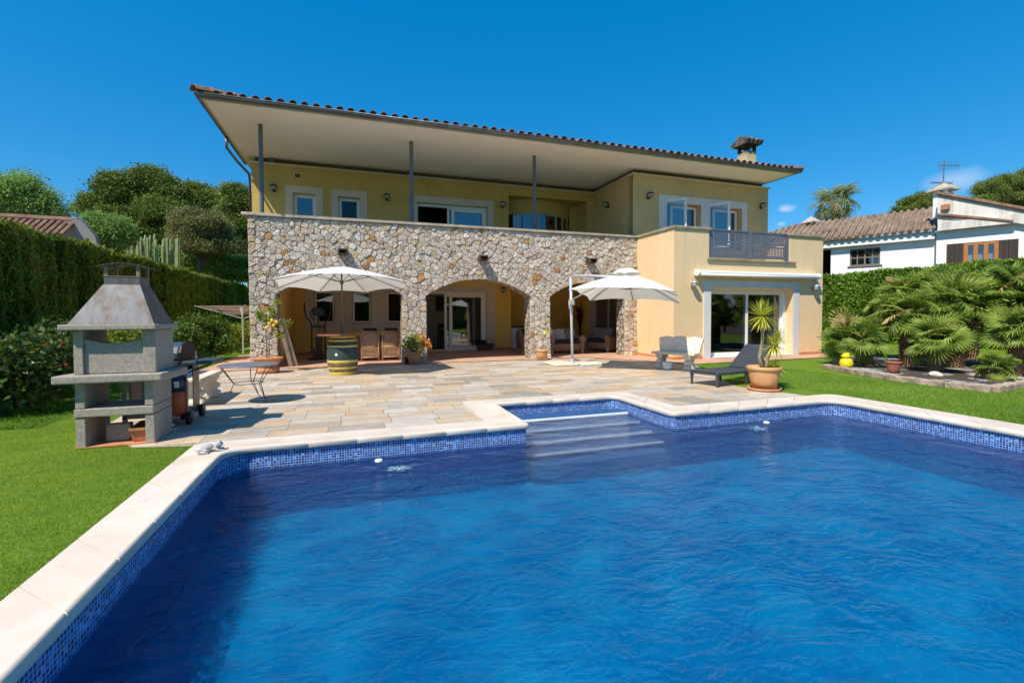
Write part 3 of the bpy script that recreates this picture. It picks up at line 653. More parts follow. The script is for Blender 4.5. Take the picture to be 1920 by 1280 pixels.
for px in (510,766,931): 
    q=P(px,318,'y',YU); b=B(); b.box(q.x-.07,q.x+.07,YU-.03,YU+.10,6.42,6.585); b.build('bracket',M['steelcol'],villa)
b=B(); q=P(964,350,'y',YU); b.tube([(q.x,YU-.03,6.4),(q.x,YU-.03,6.03)],.02,6); b.build('pipe',M['surround'],villa)
b=B()
for o_ in u_ops[:2]: surround(b,YU,*o_,.225)
surround(b,YU,*u_ops[2],.24); b.build('window_surround',M['surround'],villa)
for x0,x1,z0,z1 in u_ops[:2]:
    framed('window',villa,x0+.002,x1-.002,z0,z1-.002,YU+.16,t=.11,gl='glass' if x0<-1 else 'glass_dk')
b=B(); b.box(2.21,4.86,YU+.12,YU+.26,5.40,5.50); b.box(2.21,2.27,YU+.12,YU+.26,3.3,5.4); b.box(4.80,4.86,YU+.12,YU+.26,3.3,5.4); b.build('door_frame',M['white'],villa)
framed('balcony_door',villa,3.50,4.80,3.32,5.40,YU+.13,t=.12,d=.05)
framed('balcony_door',villa,3.36,4.60,3.32,5.40,YU+.19,t=.07,d=.05)
# curved bay inside the recess
b=B(); bay=B(); bp=B(); fr=B()
cx_,Rb=7.15,2.35; ang=[math.radians(a) for a in np.linspace(-43,43,22)]
arc=[(cx_+Rb*math.sin(a),YU+.25+Rb-Rb*math.cos(a)+.05) for a in ang]
for p,q in zip(arc[:-1],arc[1:]):
    bay.quad((*p,5.50),(*q,5.50),(*q,6.03),(*p,6.03)); bay.quad((*p,3.3),(*q,3.3),(*q,3.9),(*p,3.9)); bay.quad((*p,5.50),(*q,5.50),(q[0],q[1]+.15,5.50),(p[0],p[1]+.15,5.50))
arc2=[(x,y+.07) for x,y in arc]
for p,q in zip(arc2[1:-2],arc2[2:-1]): bp.quad((*p,3.9),(*q,3.9),(*q,5.46),(*p,5.46))
fr.tube([(x,y,5.48) for x,y in arc2],.03,6)
for k in (0,5,10,15,21): fr.box(arc2[k][0]-.025,arc2[k][0]+.025,arc2[k][1]-.03,arc2[k][1]+.03,3.9,5.48)
bay.quad((5.7,YU+.28,3.3),(5.7,18.4,3.3),(5.7,18.4,6.03),(5.7,YU+.28,6.03)); bay.quad((9.07,YU+.28,3.3),(9.07,18.4,3.3),(9.07,18.4,6.03),(9.07,YU+.28,6.03)); bay.quad((5.7,YU+.28,6.03),(9.07,YU+.28,6.03),(9.07,18.4,6.03),(5.7,18.4,6.03))
bay.quad((8.72,18.0,3.3),(9.07,18.0,3.3),(9.07,18.0,6.03),(8.72,18.0,6.03)); bay.build('bay_wall',M['stucco_up'],villa)
f_=fr.build('bay_window',M['surround'],villa); bp.build('pane',M['glass'],f_)
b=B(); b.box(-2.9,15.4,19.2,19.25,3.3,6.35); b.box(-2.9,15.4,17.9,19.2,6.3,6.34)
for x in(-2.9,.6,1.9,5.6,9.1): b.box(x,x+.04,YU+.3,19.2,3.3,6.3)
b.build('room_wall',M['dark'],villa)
b=B(); q=P(557,330,'y',YU); b.box(q.x-.10,q.x+.13,YU-.02,YU+.002,q.z-.09,q.z+.10); v_=b.build('wall_vent',M['surround'],villa); b=B(); b.box(q.x-.07,q.x+.10,YU-.026,YU-.021,q.z-.06,q.z+.07); b.build('vent_grille',M['lampm'],v_)
# --- right-hand block
YK=14.3
k_ops=[(10.72,12.33,3.9,5.50),(12.66,14.27,3.9,5.50)]
b=B(); wall_y(b,YK,9.39,15.58,3.2,6.36,.3,k_ops); b.quad((9.39,YK+.3,3.2),(9.39,YU,3.2),(9.39,YU,6.36),(9.39,YK+.3,6.36)); b.quad((9.6,YK+.3,3.2),(9.6,YU,3.2),(9.6,YU,6.36),(9.6,YK+.3,6.36)); b.quad((15.58,YK+.3,0),(15.58,25,0),(15.58,25,6.36),(15.58,YK+.3,6.36)); b.build('block_wall',M['stucco_block'],villa)
b=B(); surround(b,YK,10.72,14.27,3.9,5.50,.25); b.box(12.33,12.66,YK-.018,YK+.004,3.9,5.4995); b.build('window_surround',M['surround_w'],villa)
for x0,x1,z0,z1 in k_ops:
    framed('window',villa,x0+.42,x1-.02,z0,z1-.04,YK+.22,t=.10,d=.06,gl='glass'); 
    # casement swung outwards, hinged at the left jamb
    M4=Matrix.Translation((x0+.04,YK+.06,0))@Matrix.Rotation(math.radians(-52),4,'Z')@Matrix.Translation((-(x0+.04),-(YK+.06),0))
    framed('open_casement',villa,x0+.04,x0+.82,z0+.02,z1+.07,YK+.03,t=.085,d=.06,gl='glass',M4=M4)
PC_=simple('pale_curtain',(.6,.56,.5),.9)
for x0 in (11.9,13.85):
    b=B()
    for k in range(14):
        p=(x0+k*.028,YK+.35+.02*math.sin(k*1.3)); q=(x0+k*.028+.028,YK+.35+.02*math.sin(k*1.3+1.3)); b.quad((*p,3.9),(*q,3.9),(*q,5.4),(*p,5.4))
    b.build('curtain',PC_,villa)
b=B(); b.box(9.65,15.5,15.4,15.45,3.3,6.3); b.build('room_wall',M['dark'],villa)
# --- ground-floor extension with roof terrace
YE=12.05; EX0,EX1=9.39,15.66
e_op=[(10.79,14.28,.03,2.29)]
b=B(); wall_y(b,YE,EX0,EX1,0,3.14,.34,e_op,back=False); b.quad((EX0,YE,0),(EX0,14.3,0),(EX0,14.3,3.14),(EX0,YE,3.14)); b.quad((EX1,YE,0),(EX1,14.3,0),(EX1,14.3,3.14),(EX1,YE,3.14))
for a in ((EX0,EX0+.25,YE,14.3),(EX0+.25,10.72,YE,YE+.25),(14.12,EX1,YE,YE+.25),(EX1-.25,EX1,YE+.25,14.3)):
    b.box(*a,3.14,4.08)
b.quad((EX0,YE,3.14),(EX1,YE,3.14),(EX1,14.3,3.14),(EX0,14.3,3.14)); b.build('extension_wall',M['stucco'],villa)
b=B(); b.box(EX0-.05,EX0+.30,YE-.05,14.3,4.085,4.165); b.box(EX0+.302,10.78,YE-.05,YE+.30,4.085,4.164); b.box(14.06,EX1+.04,YE-.05,YE+.30,4.085,4.165); b.box(EX1-.3,EX1+.04,YE+.302,14.3,4.085,4.164); b.box(10.62,14.34,YE-.07,YE+.32,3.145,3.215); b.build('parapet_cap',M['capg'],villa,bevel=.01)
for q_ in ((EX0-.014,EX0,YE-.014,14.0,.022,.11),(EX0,EX0+1.10,YE-.014,YE,.022,.11),(14.58,15.66,YE-.014,YE,.022,.11)): b=B(); b.box(*q_); b.build('skirting',M['terra'],villa)
b=B(); surround(b,YE,10.79,14.28,.022,2.29,.27,.03,wt=.22); b.build('window_surround',M['surround_w'],villa)
b=B(); b.box(10.79,14.28,YE+.26,YE+.40,2.18,2.29); b.box(10.79,10.88,YE+.26,YE+.40,.07,2.18); b.box(14.16,14.28,YE+.26,YE+.40,.07,2.18); b.box(10.79,14.28,YE+.2,YE+.44,.03,.08); b.box(10.79,14.28,YE-.02,YE+.2,.03,.045); b.build('door_frame',M['white'],villa)
framed('sliding_door',villa,10.88,12.60,.08,2.18,YE+.27,t=.09,d=.05,gl='glass')
framed('sliding_door',villa,12.46,14.16,.08,2.18,YE+.34,t=.09,d=.05,gl='glass')
PB_=simple('pale_blue_curtain',(.45,.55,.55),.9)
for x0,x1 in((10.9,11.25),(13.6,14.1)):
    b=B(); n_=int((x1-x0)/.02)
    for k in range(n_): 
        p=(x0+k*.02,YE+.55+.03*math.sin(k*1.1)); q=(x0+k*.02+.02,YE+.55+.03*math.sin(k*1.1+1.1)); b.quad((*p,.1),(*q,.1),(*q,2.2),(*p,2.2))
    b.build('curtain',PB_,villa,smooth=True)
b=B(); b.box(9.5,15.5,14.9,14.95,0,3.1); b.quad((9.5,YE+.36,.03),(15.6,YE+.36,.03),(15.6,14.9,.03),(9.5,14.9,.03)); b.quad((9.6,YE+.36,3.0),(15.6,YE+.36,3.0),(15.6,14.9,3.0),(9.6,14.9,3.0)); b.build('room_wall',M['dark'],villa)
# perforated metal railing
for x0,x1 in((10.76,12.40),(12.46,14.10)):
    b=B(); y=YE+.03; t=.05
    b.box(x0,x0+t,y,y+.04,3.23,4.16); b.box(x1-t,x1,y,y+.04,3.23,4.16); b.box(x0+t,x1-t,y,y+.04,4.11,4.155); b.box(x0+t,x1-t,y,y+.04,3.26,3.30)
    rr=b.build('railing',M['railing'],villa)
    for z0,z1 in((3.305,3.69),(3.71,4.105)):
        b=B(); X0,X1=x0+t+.004,x1-t-.004; nx,nz=20,6; mx,mz=.10,.06; hs=.026; gx=(X1-X0-2*mx)/nx; gz=(z1-z0-2*mz)/nz
        xs=[X0]; zs=[z0]
        for i in range(nx): c=X0+mx+gx*(i+.5); xs+=[c-hs/2,c+hs/2]
        xs.append(X1)
        for j in range(nz): c=z0+mz+gz*(j+.5); zs+=[c-hs/2,c+hs/2]
        zs.append(z1)
        for i in range(len(xs)-1):
            for j in range(len(zs)-1):
                if i%2 and j%2: continue
                b.quad((xs[i],y+.02,zs[j]),(xs[i+1],y+.02,zs[j]),(xs[i+1],y+.02,zs[j+1]),(xs[i],y+.02,zs[j+1]))
        o=b.build('perforated_panel',M['railing'],rr); md=o.modifiers.new('t','SOLIDIFY'); md.thickness=.003
# awning cassette
aw=thing('awning','rolled up white awning cassette above the sliding door of the extension','awning',(12.6,YE,2.6))
b=B(); b.prism([(YE-.20,2.66),(YE-.235,2.70),(YE-.235,2.75),(YE-.19,2.795),(YE-.10,2.805),(YE-.01,2.79),(YE-.01,2.68),(YE-.10,2.65)],10.20,15.22,'x'); b.build('cassette',M['white'],aw,bevel=.01)
b=B(); b.tube([(10.2,YE-.21,2.665),(15.22,YE-.21,2.665)],.045,10); b.build('front_bar',M['white'],aw,smooth=True)
for x0,x1 in((10.13,10.198),(15.222,15.29)): b=B(); b.prism([(YE-.23,2.64),(YE-.27,2.70),(YE-.25,2.78),(YE-.16,2.83),(YE-.01,2.83),(YE-.01,2.66),(YE-.12,2.62)],x0,x1,'x'); b.build('end_cap',M['white'],aw,bevel=.01)
# columns on the parapet
for x in (-2.31,1.70,5.64):
    b=B(); b.tube([(x,14.25,4.165),(x,14.25,6.59)],.055,16); b.tube([(x,14.25,4.165),(x,14.25,4.175)],.09,16); smooth_by_angle(b.build('column',M['steelcol'],villa))
# --- roof
RX0,RX1,RY0=-3.31,15.48,13.05; SZ=6.59
b=B(); b.quad((RX0,RY0,SZ),(RX1,RY0,SZ),(RX1,25,SZ),(RX0,25,SZ)); b.quad((RX0,RY0,SZ),(RX1,RY0,SZ),(RX1,RY0,SZ+.02),(RX0,RY0,SZ+.02)); so_=b.build('soffit',M['soffit'],villa)
roof=None
b=B(); sl_=.20; e0=(RX0-.03,RY0-.03); e1=(RX1+.03,26); hz=SZ+.09; yr=(e0[1]+e1[1])/2; h=(yr-e0[1])*sl_
A_=(e0[0],e0[1],hz);B_=(e1[0],e0[1],hz);C_=(e1[0],e1[1],hz);D_=(e0[0],e1[1],hz);E_=(e0[0]+6.4,yr,hz+h);F_=(e1[0]-6.4,yr,hz+h)
b.add([A_,B_,C_,D_,E_,F_],[(0,1,5,4),(1,2,5),(2,3,4,5),(3,0,4)])
for a,c in (((e0[0],e0[1]),(e1[0],e0[1])),((e0[0],e0[1]),(e0[0],e1[1])),((e1[0],e0[1]),(e1[0],e1[1]))): b.quad((*a,SZ+.002),(*c,SZ+.002),(*c,hz),(*a,hz))
roof=b.build('roof',M['roof'],villa)
# barrel tiles along the front eave and both sides
def tiles_run(b,x,y,dx,dy,ln,rise,r=.092,th=.012,n=7):
    p0=Vector((x,y,hz+.015)); d=Vector((dx,dy,rise)).normalized(); s=d.cross(Vector((0,0,1))).normalized(); u=s.cross(d)
    rings=[]
    for t,k in((0,1.0),(.42,.86)):
        for rr in (r*k,(r-th)*k): rings.append([p0+d*(t)+s*(rr*math.cos(math.pi*a/(n-1)))+u*(rr*.95*math.sin(math.pi*a/(n-1))) for a in range(n)])
    off=0
    k=0
    while k*.34<ln:
        sh=d*(k*.34)+u*(.012*(k%2)); jit=Vector((random.uniform(-.006,.006),random.uniform(-.012,.012),random.uniform(-.004,.006)))
        vs=[v+sh+jit for R in rings for v in R]; N=n; fs=[]
        for a in range(n-1):
            fs.append((a,a+1,2*N+a+1,2*N+a)); fs.append((N+a,3*N+a,3*N+a+1,N+a+1)); fs.append((a,N+a,N+a+1,a+1))
        b.add(vs,fs); k+=1
b=B(); x=RX0+.30
while x<RX1-.15: tiles_run(b,x,RY0-.16,0,1,1.4,.20); x+=.275
b.build('roof_tiles',M['roof'],roof,smooth=True)
for x_,s_ in((RX0-.10,1),(RX1+.10,-1)):
    b=B(); y=RY0+.2
    while y<17.5: tiles_run(b,x_,y,s_,0,.6,.2); y+=.275
    b.build('roof_tiles',M['roof'],roof,smooth=True)
for sx,xx in((1,RX0-.16),(-1,RX1+.16)):
    b=B(); tiles_run(b,xx,RY0-.22,sx*.9,.9,3.2,.20*1.27,r=.13); b.build('hip_tiles',M['roof'],roof,smooth=True)
b=B(); b.box(1.0-.9,15.0,RY0+.42,RY0+.46,hz+.235,hz+.262); 
for k in range(13): b.box(.3+k*1.15,.33+k*1.15,RY0+.38,RY0+.42,hz+.16,hz+.27)
b.build('roof_rail',M['zinc'],roof)
# gutter: half-round channel round three sides
def gutter(b,a,c,out):
    a,c,out=Vector(a),Vector(c),Vector(out); n=8; R=.075; vs=[]; 
    for p in(a,c):
        for k in range(n+1):
            t=math.pi*k/n; vs.append(p+out*(R*math.cos(t)+R)+Vector((0,0,-R*math.sin(t))))
    b.add(vs,[(k,k+1,n+2+k,n+1+k) for k in range(n)]); b.tube([a+out*2*R,c+out*2*R],.012,6)
b=B(); gz_=SZ+.085; g0=(RX0-.16,RY0-.16+.0,gz_)
gutter(b,(RX0-.14,RY0-.035,gz_),(RX1+.14,RY0-.035,gz_),(0,-1,0)); gutter(b,(RX0-.035,RY0-.16,gz_),(RX0-.035,18.2,gz_),(-1,0,0)); gutter(b,(RX1+.035,RY0-.16,gz_),(RX1+.035,18.2,gz_),(1,0,0))
g_=b.build('gutter',M['zinc'],roof,smooth=True); md=g_.modifiers.new('t','SOLIDIFY'); md.thickness=.004
b=B(); b.box(RX0+.0,RX1,RY0-.034,RY0-.002,SZ-.02,SZ+.06); b.box(RX0-.034,RX0-.002,RY0-.034,18.2,SZ-.02,SZ+.06); b.build('fascia',M['surround'],roof)
b=B(); dpx=RX0-.11; b.tube([(dpx,15.6,SZ+.02),(dpx,15.6,SZ-.28),(RX0+.0,16.5,SZ-.42),(-3.1,17.0,SZ-.62),(-3.12,17.16,SZ-.8),(-3.12,17.2,3.0)],.04,8); b.build('downpipe',M['zinc'],villa,smooth=True)
# chimney
def sooty():
    b=NB('sooty_render'); v=b.co('World'); z=b.xyz(v)[2]; n=b.noise(3.5,v,5,.7); f=b.math('ADD',z,b.math('MULTIPLY',n,.55)); c=b.ramp(b.rng(f,7.9,8.7),[(0,(.62,.50,.29)),(.35,(.50,.40,.25)),(.5,(.03,.027,.024))]); b.pbsdf(c,.9,None,0,.2); return b.m
CM=sooty(); b=B(); x0,x1,y0,y1=15.06,15.52,14.85,15.35; b.box(x0,x1,y0,y1,6.8,8.02)
for a in((x0,x0+.1),(x1-.1,x1)):
    for c in((y0,y0+.1),(y1-.1,y1)): b.box(*a,*c,8.02,8.26)
ch=b.build('chimney',CM,roof)
b=B(); b.prism([(y0-.14,8.26),(y1+.14,8.26),(y1+.14,8.32),((y0+y1)/2+.06,8.56),((y0+y1)/2-.06,8.56),(y0-.14,8.32)],x0-.16,x1+.16,'x')
for k in range(4): xx=x0-.1+k*.22; b.tube([(xx,y0-.20,8.35),(xx,(y0+y1)/2,8.60)],.07,8); b.tube([(xx,y1+.20,8.35),(xx,(y0+y1)/2,8.60)],.07,8)
def capm():
    b=NB('sooty_cap'); n=b.noise(3,b.co('World'),5,.7); b.pbsdf(b.ramp(n,[(.38,(.03,.027,.025)),(.55,(.10,.085,.07)),(.8,(.42,.36,.27))]),.9); return b.m
b.build('chimney_cap',capm(),ch)
# stone water spouts on the arcade
for px,py in((643,472),(905,484),(1108,489)):
    q=P(px,py,'y',13.9); b=B(); b.box(q.x-.13,q.x+.13,13.70,14.06,q.z+.03,q.z+.07); b.box(q.x-.13,q.x-.09,13.71,14.06,q.z-.08,q.z+.03); b.box(q.x+.09,q.x+.13,13.71,14.06,q.z-.08,q.z+.03); b.box(q.x-.089,q.x+.089,13.78,14.06,q.z-.07,q.z-.03); b.build('spotlight_hood',M['lampm'],villa)
# --- wall lamps
def wall_lamp(px,py,y,m,lab,side=None,s=1.):
    q=P(px,py,'y' if side is None else 'x',y); d=Vector((0,-1,0)) if side is None else Vector((-1,0,0))
    t=thing('wall_lamp',lab,'lamp',q,0 if side is None else -math.pi/2,'outdoor wall lamps')
    b=B(); b.lathe([(.0,.11),(.03,.105),(.09,.07),(.12,.03),(.122,.02),(.10,.02)],(0,-.14,0),20); b.build('shade',m,t,smooth=True,world=False)
    b=B(); b.lathe([(.085,.02),(.085,-.03),(.075,-.075),(.02,-.08)],(0,-.14,0),20); b.build('bulb_glass',M['lglass'],t,smooth=True,world=False)
    b=B(); b.lathe([(.09,-.03),(.095,-.05),(.09,-.06)],(0,-.14,0),20); b.lathe([(.0,-.10),(.06,-.085),(.07,-.07),(.08,-.065)],(0,-.14,0),20); b.box(-.05,.05,-.02,0,-.13,.0); b.tube([(0,-.01,-.1),(0,-.14,-.1)],.018,8); b.build('bracket',m,t,smooth=False,world=False)
for a in ((514,353,YU,M['lampm'],'bronze wall lamp on the upper wall just right of the first column'),(725,370,YU,M['lampm'],'bronze wall lamp on the upper wall between the second window and the middle column'),
 (941,384,YU,M['lampm'],'bronze wall lamp on the upper wall between the balcony door and the bay'),(1215,367,YK,M['lampm'],'wall lamp left of the open casements on the right-hand block'),(1426,386,YK,M['lampm'],'wall lamp right of the open casements near the house corner'),
 (1297,532,YE,M['lamps'],'silver wall lamp under the left end of the white awning'),(1524,539,YE,M['lamps'],'silver wall lamp under the right end of the white awning'),(943,543,YB,M['lampm'],'dark wall lamp in the porch right of the sliding door')): wall_lamp(*a)
wall_lamp(1141,384,9.39,M['lampm'],'bronze wall lamp on the side wall of the block, facing the upper terrace',side=1)
# ------------------------------------------------------------ vegetation helpers
def leaf_quads(C,size,aspect=2.2,up=0.,sizevar=.35,bias=None):
    n=len(C); d=rng.normal(size=(n,3)); 
    if bias is not None: d=d*.7+np.asarray(bias)
    d/=np.linalg.norm(d,axis=1)[:,None]; r=rng.normal(size=(n,3)); w=np.cross(d,r); w/=np.linalg.norm(w,axis=1)[:,None]
    L_=(size*(1+sizevar*rng.normal(size=n)).clip(.35,2))[:,None]; W=L_/aspect
    V=np.stack([C-d*L_*.5,C+w*W*.5,C+d*L_*.5,C-w*W*.5],1).reshape(-1,3); F=np.arange(4*n).reshape(n,4); return V,F
def foliage(name,C,size,mat_,par=None,aspect=2.2,bias=None,rnd=None):
    V,F=leaf_quads(C,size,aspect,bias=bias); return np_mesh(name,V,F,mat_,par,rng.random(len(C)) if rnd is None else rnd)
def clumps(blobs,n_cl,per,crad,shell=.55,flat=1.):
    vol=np.array([b_[3]*b_[4]*b_[5] for b_ in blobs])**(.75); pr_=vol/vol.sum(); ids=rng.choice(len(blobs),n_cl,p=pr_); B_=np.array(blobs)[ids]
    d=rng.normal(size=(n_cl,3)); d/=np.linalg.norm(d,axis=1)[:,None]; r=(shell+(1-shell)*rng.random(n_cl))[:,None]*rng.uniform(.86,1.1,n_cl)[:,None]
    cc=B_[:,:3]+d*B_[:,3:6]*r; rr=crad*rng.uniform(.6,1.3,n_cl); base=rng.random(n_cl)
    P_=np.repeat(cc,per,0)+np.clip(rng.normal(size=(n_cl*per,3)),-1.5,1.5)*np.repeat(rr,per)[:,None]*np.array([1,1,flat])*.5
    return P_,np.clip(np.repeat(base,per)*.72+rng.random(n_cl*per)*.28,0,1)
M['pine']=leafmat('pine_needles',(.03,.06,.012),(.20,.26,.05),None,.25)
M['olivepine']=leafmat('olive_pine_needles',(.07,.08,.022),(.24,.24,.085),(.26,.19,.09),.2)
M['lightleaf']=leafmat('pale_green_leaves',(.07,.15,.035),(.30,.44,.14),None,.4)
M['midleaf']=leafmat('shrub_leaves',(.02,.055,.012),(.10,.18,.03),None,.3)
M['yleaf']=leafmat('yellow_green_leaves',(.06,.12,.015),(.28,.34,.05),(.45,.36,.04),.35)
M['hedge']=leafmat('cypress_hedge_foliage',(.025,.055,.006),(.19,.27,.03),(.22,.16,.05),.3)
M['hedge_r']=leafmat('hedge_foliage',(.035,.075,.008),(.18,.30,.03),None,.3)
M['fan']=leafmat('fan_palm_leaf',(.035,.08,.012),(.30,.40,.07),(.50,.38,.18),.3,.5)
M['bark']=simple('bark',(.16,.12,.09),.95,.4,12,.8,30); M['palmbark']=simple('fibrous_palm_bark',(.30,.19,.10),.95,.5,14,.9,40)
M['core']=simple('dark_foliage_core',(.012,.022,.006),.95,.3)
def depth(v): return (Vector(v)-CO).dot(Fv)
def pxblob(px,py,rx,ry,Y,fl=1.): # blob seen at a pixel, placed at its own distance Y
    c=P(px,py,'y',Y); s=depth(c)/FP; return (c.x,c.y,c.z,rx*s,max(rx,ry)*s*fl,ry*s)
def tree(name,label,blobs,Y,trunks,mat_,n,per,cr,leaf,aspect=2.2,flat=.8,cat='tree',group=None,rt=.25,shell=.55,lob=7):
    big=[(q[0],q[1],q[2],q[3]*.8,q[4]*.8,q[5]*.8) for q in blobs]; blobs=[]
    for q in big:
        blobs.append((q[0],q[1],q[2],q[3]*.66,q[4]*.66,q[5]*.62))
        for k in range(lob):
            a=random.uniform(0,6.283); e=random.uniform(-.35,1.3); f=random.uniform(.24,.48); blobs.append((q[0]+q[3]*1.0*math.cos(a)*math.cos(e),q[1]+q[4]*1.0*math.sin(a)*math.cos(e),q[2]+q[5]*1.0*math.sin(e),q[3]*f,q[4]*f,q[5]*f*.8))
    zs=min(b_[2]-b_[5] for b_ in blobs); mx=sum(b_[0] for b_ in blobs)/len(blobs); t=thing(name,label,cat,(trunks[0][0] if trunks else mx,Y,0),0,group)
    C,r=clumps(blobs,n,per,cr,shell,flat); foliage('crown',C,leaf,mat_,t,aspect,rnd=r)
    b=B()
    for x,top in trunks:
        b.tube([(x,Y,-.1),(x+.1*rt*3,Y,top*.35),(x-.1*rt*3,Y,top*.7),(x,Y,top)],[rt,rt*.85,rt*.7,rt*.5],8)
        for bl in big:
            b.tube([(x,Y,top*.75),((x+bl[0])/2,(Y+bl[1])/2,(top*.8+bl[2])/2+.1),(bl[0],bl[1],bl[2])],[rt*.4,rt*.3,rt*.1],6)
    b.build('trunk',M['bark'],t,smooth=True); return t
# ------------------------------------------------------------ hedges
def hedge(name,label,x0,y0,y1,H,th,mat_,n,size,bias,face,rough=.12,rows=None):
    t=thing(name,label,'hedge',(x0,y0,0)); b=B(); s=face
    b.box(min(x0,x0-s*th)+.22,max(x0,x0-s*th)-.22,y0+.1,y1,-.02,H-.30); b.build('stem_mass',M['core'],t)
    # density falls with distance from the camera
    u=rng.random(n)**1.7; y=y0+(y1-y0)*u
    top=rng.random(n)<.24; z=np.where(top,H,rng.random(n)*H); dep=rng.random(n)
    wob=rough*(.6*np.sin(y*2.1+1.3*np.sin(y*.7))+1.0*np.abs(np.sin(y*4.1+.25*z+.8*np.sin(y)))+.35*np.sin(y*13+.8*z))*.6
    x=np.where(top,x0-s*th*dep,x0+s*(wob-.26*dep**2)); z=np.where(top,H+.05*np.sin(y*1.7)+.04*np.sin(y*4.9)+.04*np.sin(y*11+x*6)-.10*rng.random(n),z)
    z=np.where(~top,np.minimum(z,H+.05*np.sin(y*1.7)+.04*np.sin(y*4.9)-np.maximum(0,(s*(x-x0)))*.3),z)
    C=np.stack([x,y,z],1); far=1+ (y-y0)/(y1-y0)*1.6
    V,F=leaf_quads(C,size,2.8,bias=bias); c4=np.repeat(C,4,0); V=c4+(V-c4)*np.repeat(far,4)[:,None]
    patch=.5+.5*np.sin(y*1.1+2.0*np.sin(z*.8+y*.3)); r=np.clip(.62*rng.random(n)+.38*patch+np.where(top,.12,0),0,.97)
    np_mesh('foliage',V,F,mat_,t,r); return t
hedge('cypress_hedge','tall dark clipped cypress hedge along the left side of the lawn',-6.75,4.0,37.5,3.37,1.5,M['hedge'],250000,.085,(0,.0,1.3),1,.17)
hedge('clipped_hedge','clipped green hedge running behind the fan palms on the right',24.1,4.0,40.,3.50,1.8,M['hedge_r'],130000,.13,(0,0,.4),-1)
sheet('neighbour_ground',[(25.5,-40),(300,-40),(300,300),(25.5,300)],.01,M['soil']); sheet('field',[(-300,-20),(-8.3,-20),(-8.3,300),(-300,300)],.01,simple('dry_grass_field',(.10,.11,.04),.95,.4,2)); 
# garden boundary behind the photographer, seen mirrored in the windows
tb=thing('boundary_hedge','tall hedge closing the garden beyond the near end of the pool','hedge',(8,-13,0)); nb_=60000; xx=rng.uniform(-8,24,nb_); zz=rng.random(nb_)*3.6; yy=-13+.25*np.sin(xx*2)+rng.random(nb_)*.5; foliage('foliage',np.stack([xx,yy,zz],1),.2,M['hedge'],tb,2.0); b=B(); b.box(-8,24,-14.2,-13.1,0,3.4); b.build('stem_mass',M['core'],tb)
for k,(x_,s_,lab) in enumerate(((-3,1.,'left'),(5,1.2,'middle'),(14,1.1,'right'),(21,1.2,'far right'))):
    bb=[(x_+random.uniform(-2.5,2.5),-18+random.uniform(-2,2),5+random.uniform(-1,2.2)*s_,2.4,2.2,1.8) for _ in range(5)]; t_=thing('garden_tree','dense green tree behind the boundary hedge, '+lab+' one of four','tree',(x_,-18,0)); C,r=clumps(bb,260,34,1.1,.5); foliage('crown',C,.34,M['pine'],t_,2.2,rnd=r); b=B(); b.tube([(x_,-18,0),(x_,-18,5)],.25,8); b.build('trunk',M['bark'],t_)
# ------------------------------------------------------------ background trees, left
bl=[pxblob(*a,42,.8) for a in((178,388,22,20),(215,368,36,26),(250,352,42,26),(285,347,34,26),(325,366,38,24),(392,372,42,24),(300,405,60,26),(255,400,50,24),(345,395,45,26),(230,440,50,30),(310,440,60,32))]
tx=P(300,400,'y',42).x
tree('stone_pine','large dark umbrella pine behind the hedge, widest crown left of the villa',bl,42,[(tx,9.5),(tx-4,9)],M['pine'],2800,150,.85,.17,3.2,.6,rt=.4,shell=.6)
bl=[pxblob(*a,36,.8) for a in((452,372,30,22),(440,392,30,22),(462,400,25,26),(450,430,22,30),(470,450,20,26))]
tree('stone_pine','green pine crown half hidden by the left corner of the villa',bl,36,[(P(468,430,'y',36).x,8)],M['pine'],1000,130,.7,.15,3.2,.6,rt=.3,shell=.6)
bl=[pxblob(*a,31,.8) for a in((375,420,44,24),(350,445,38,26),(400,445,44,26),(375,462,46,22),(420,462,25,22))]
tree('olive_pine','rounded olive-brown pine with a bare grey trunk beside the villa corner',bl,31,[(P(377,480,'y',31).x,5.5)],M['olivepine'],1500,120,.5,.10,3.2,.7,rt=.2,shell=.55)
bl=[pxblob(*a,24,.8) for a in((8,372,42,34),(40,365,40,30),(62,385,42,28),(25,395,60,22),(88,398,24,16))]
tree('broadleaf_tree','pale feathery broadleaf tree at the far left above the hedge',bl,24,[(P(20,400,'y',24).x,5.)],M['lightleaf'],1000,75,.5,.10,3.0,.9,rt=.2,shell=.25)
bl=[pxblob(*a,22,.8) for a in((200,428,32,22),(218,446,24,18),(185,440,20,16))]
tree('broadleaf_tree','small pale green tree in front of the big umbrella pine',bl,22,[(P(205,440,'y',22).x,4.)],M['lightleaf'],800,75,.35,.085,2.4,.9,rt=.1,shell=.3)
bl=[pxblob(*a,33,.8) for a in((425,505,40,18),(452,510,30,22),(398,490,26,14),(350,488,30,12),(300,484,30,14))]
tree('wild_bush','grey-green scrub behind the hedge close to the stone corner',bl,33,[(P(425,505,'y',33).x,2.)],M['lightleaf'],900,60,.6,.17,2.4,.9,rt=.08,cat='bush')
bl=[pxblob(*a,48,.8) for a in((230,470,40,18),(380,500,100,22),(300,485,70,20),(450,480,60,26))]
tree('tree_belt','dark belt of trees far behind the left hedge',bl,48,[(P(250,470,'y',48).x,4)],M['pine'],1500,70,1.3,.34,3,.8,rt=.2,cat='trees')
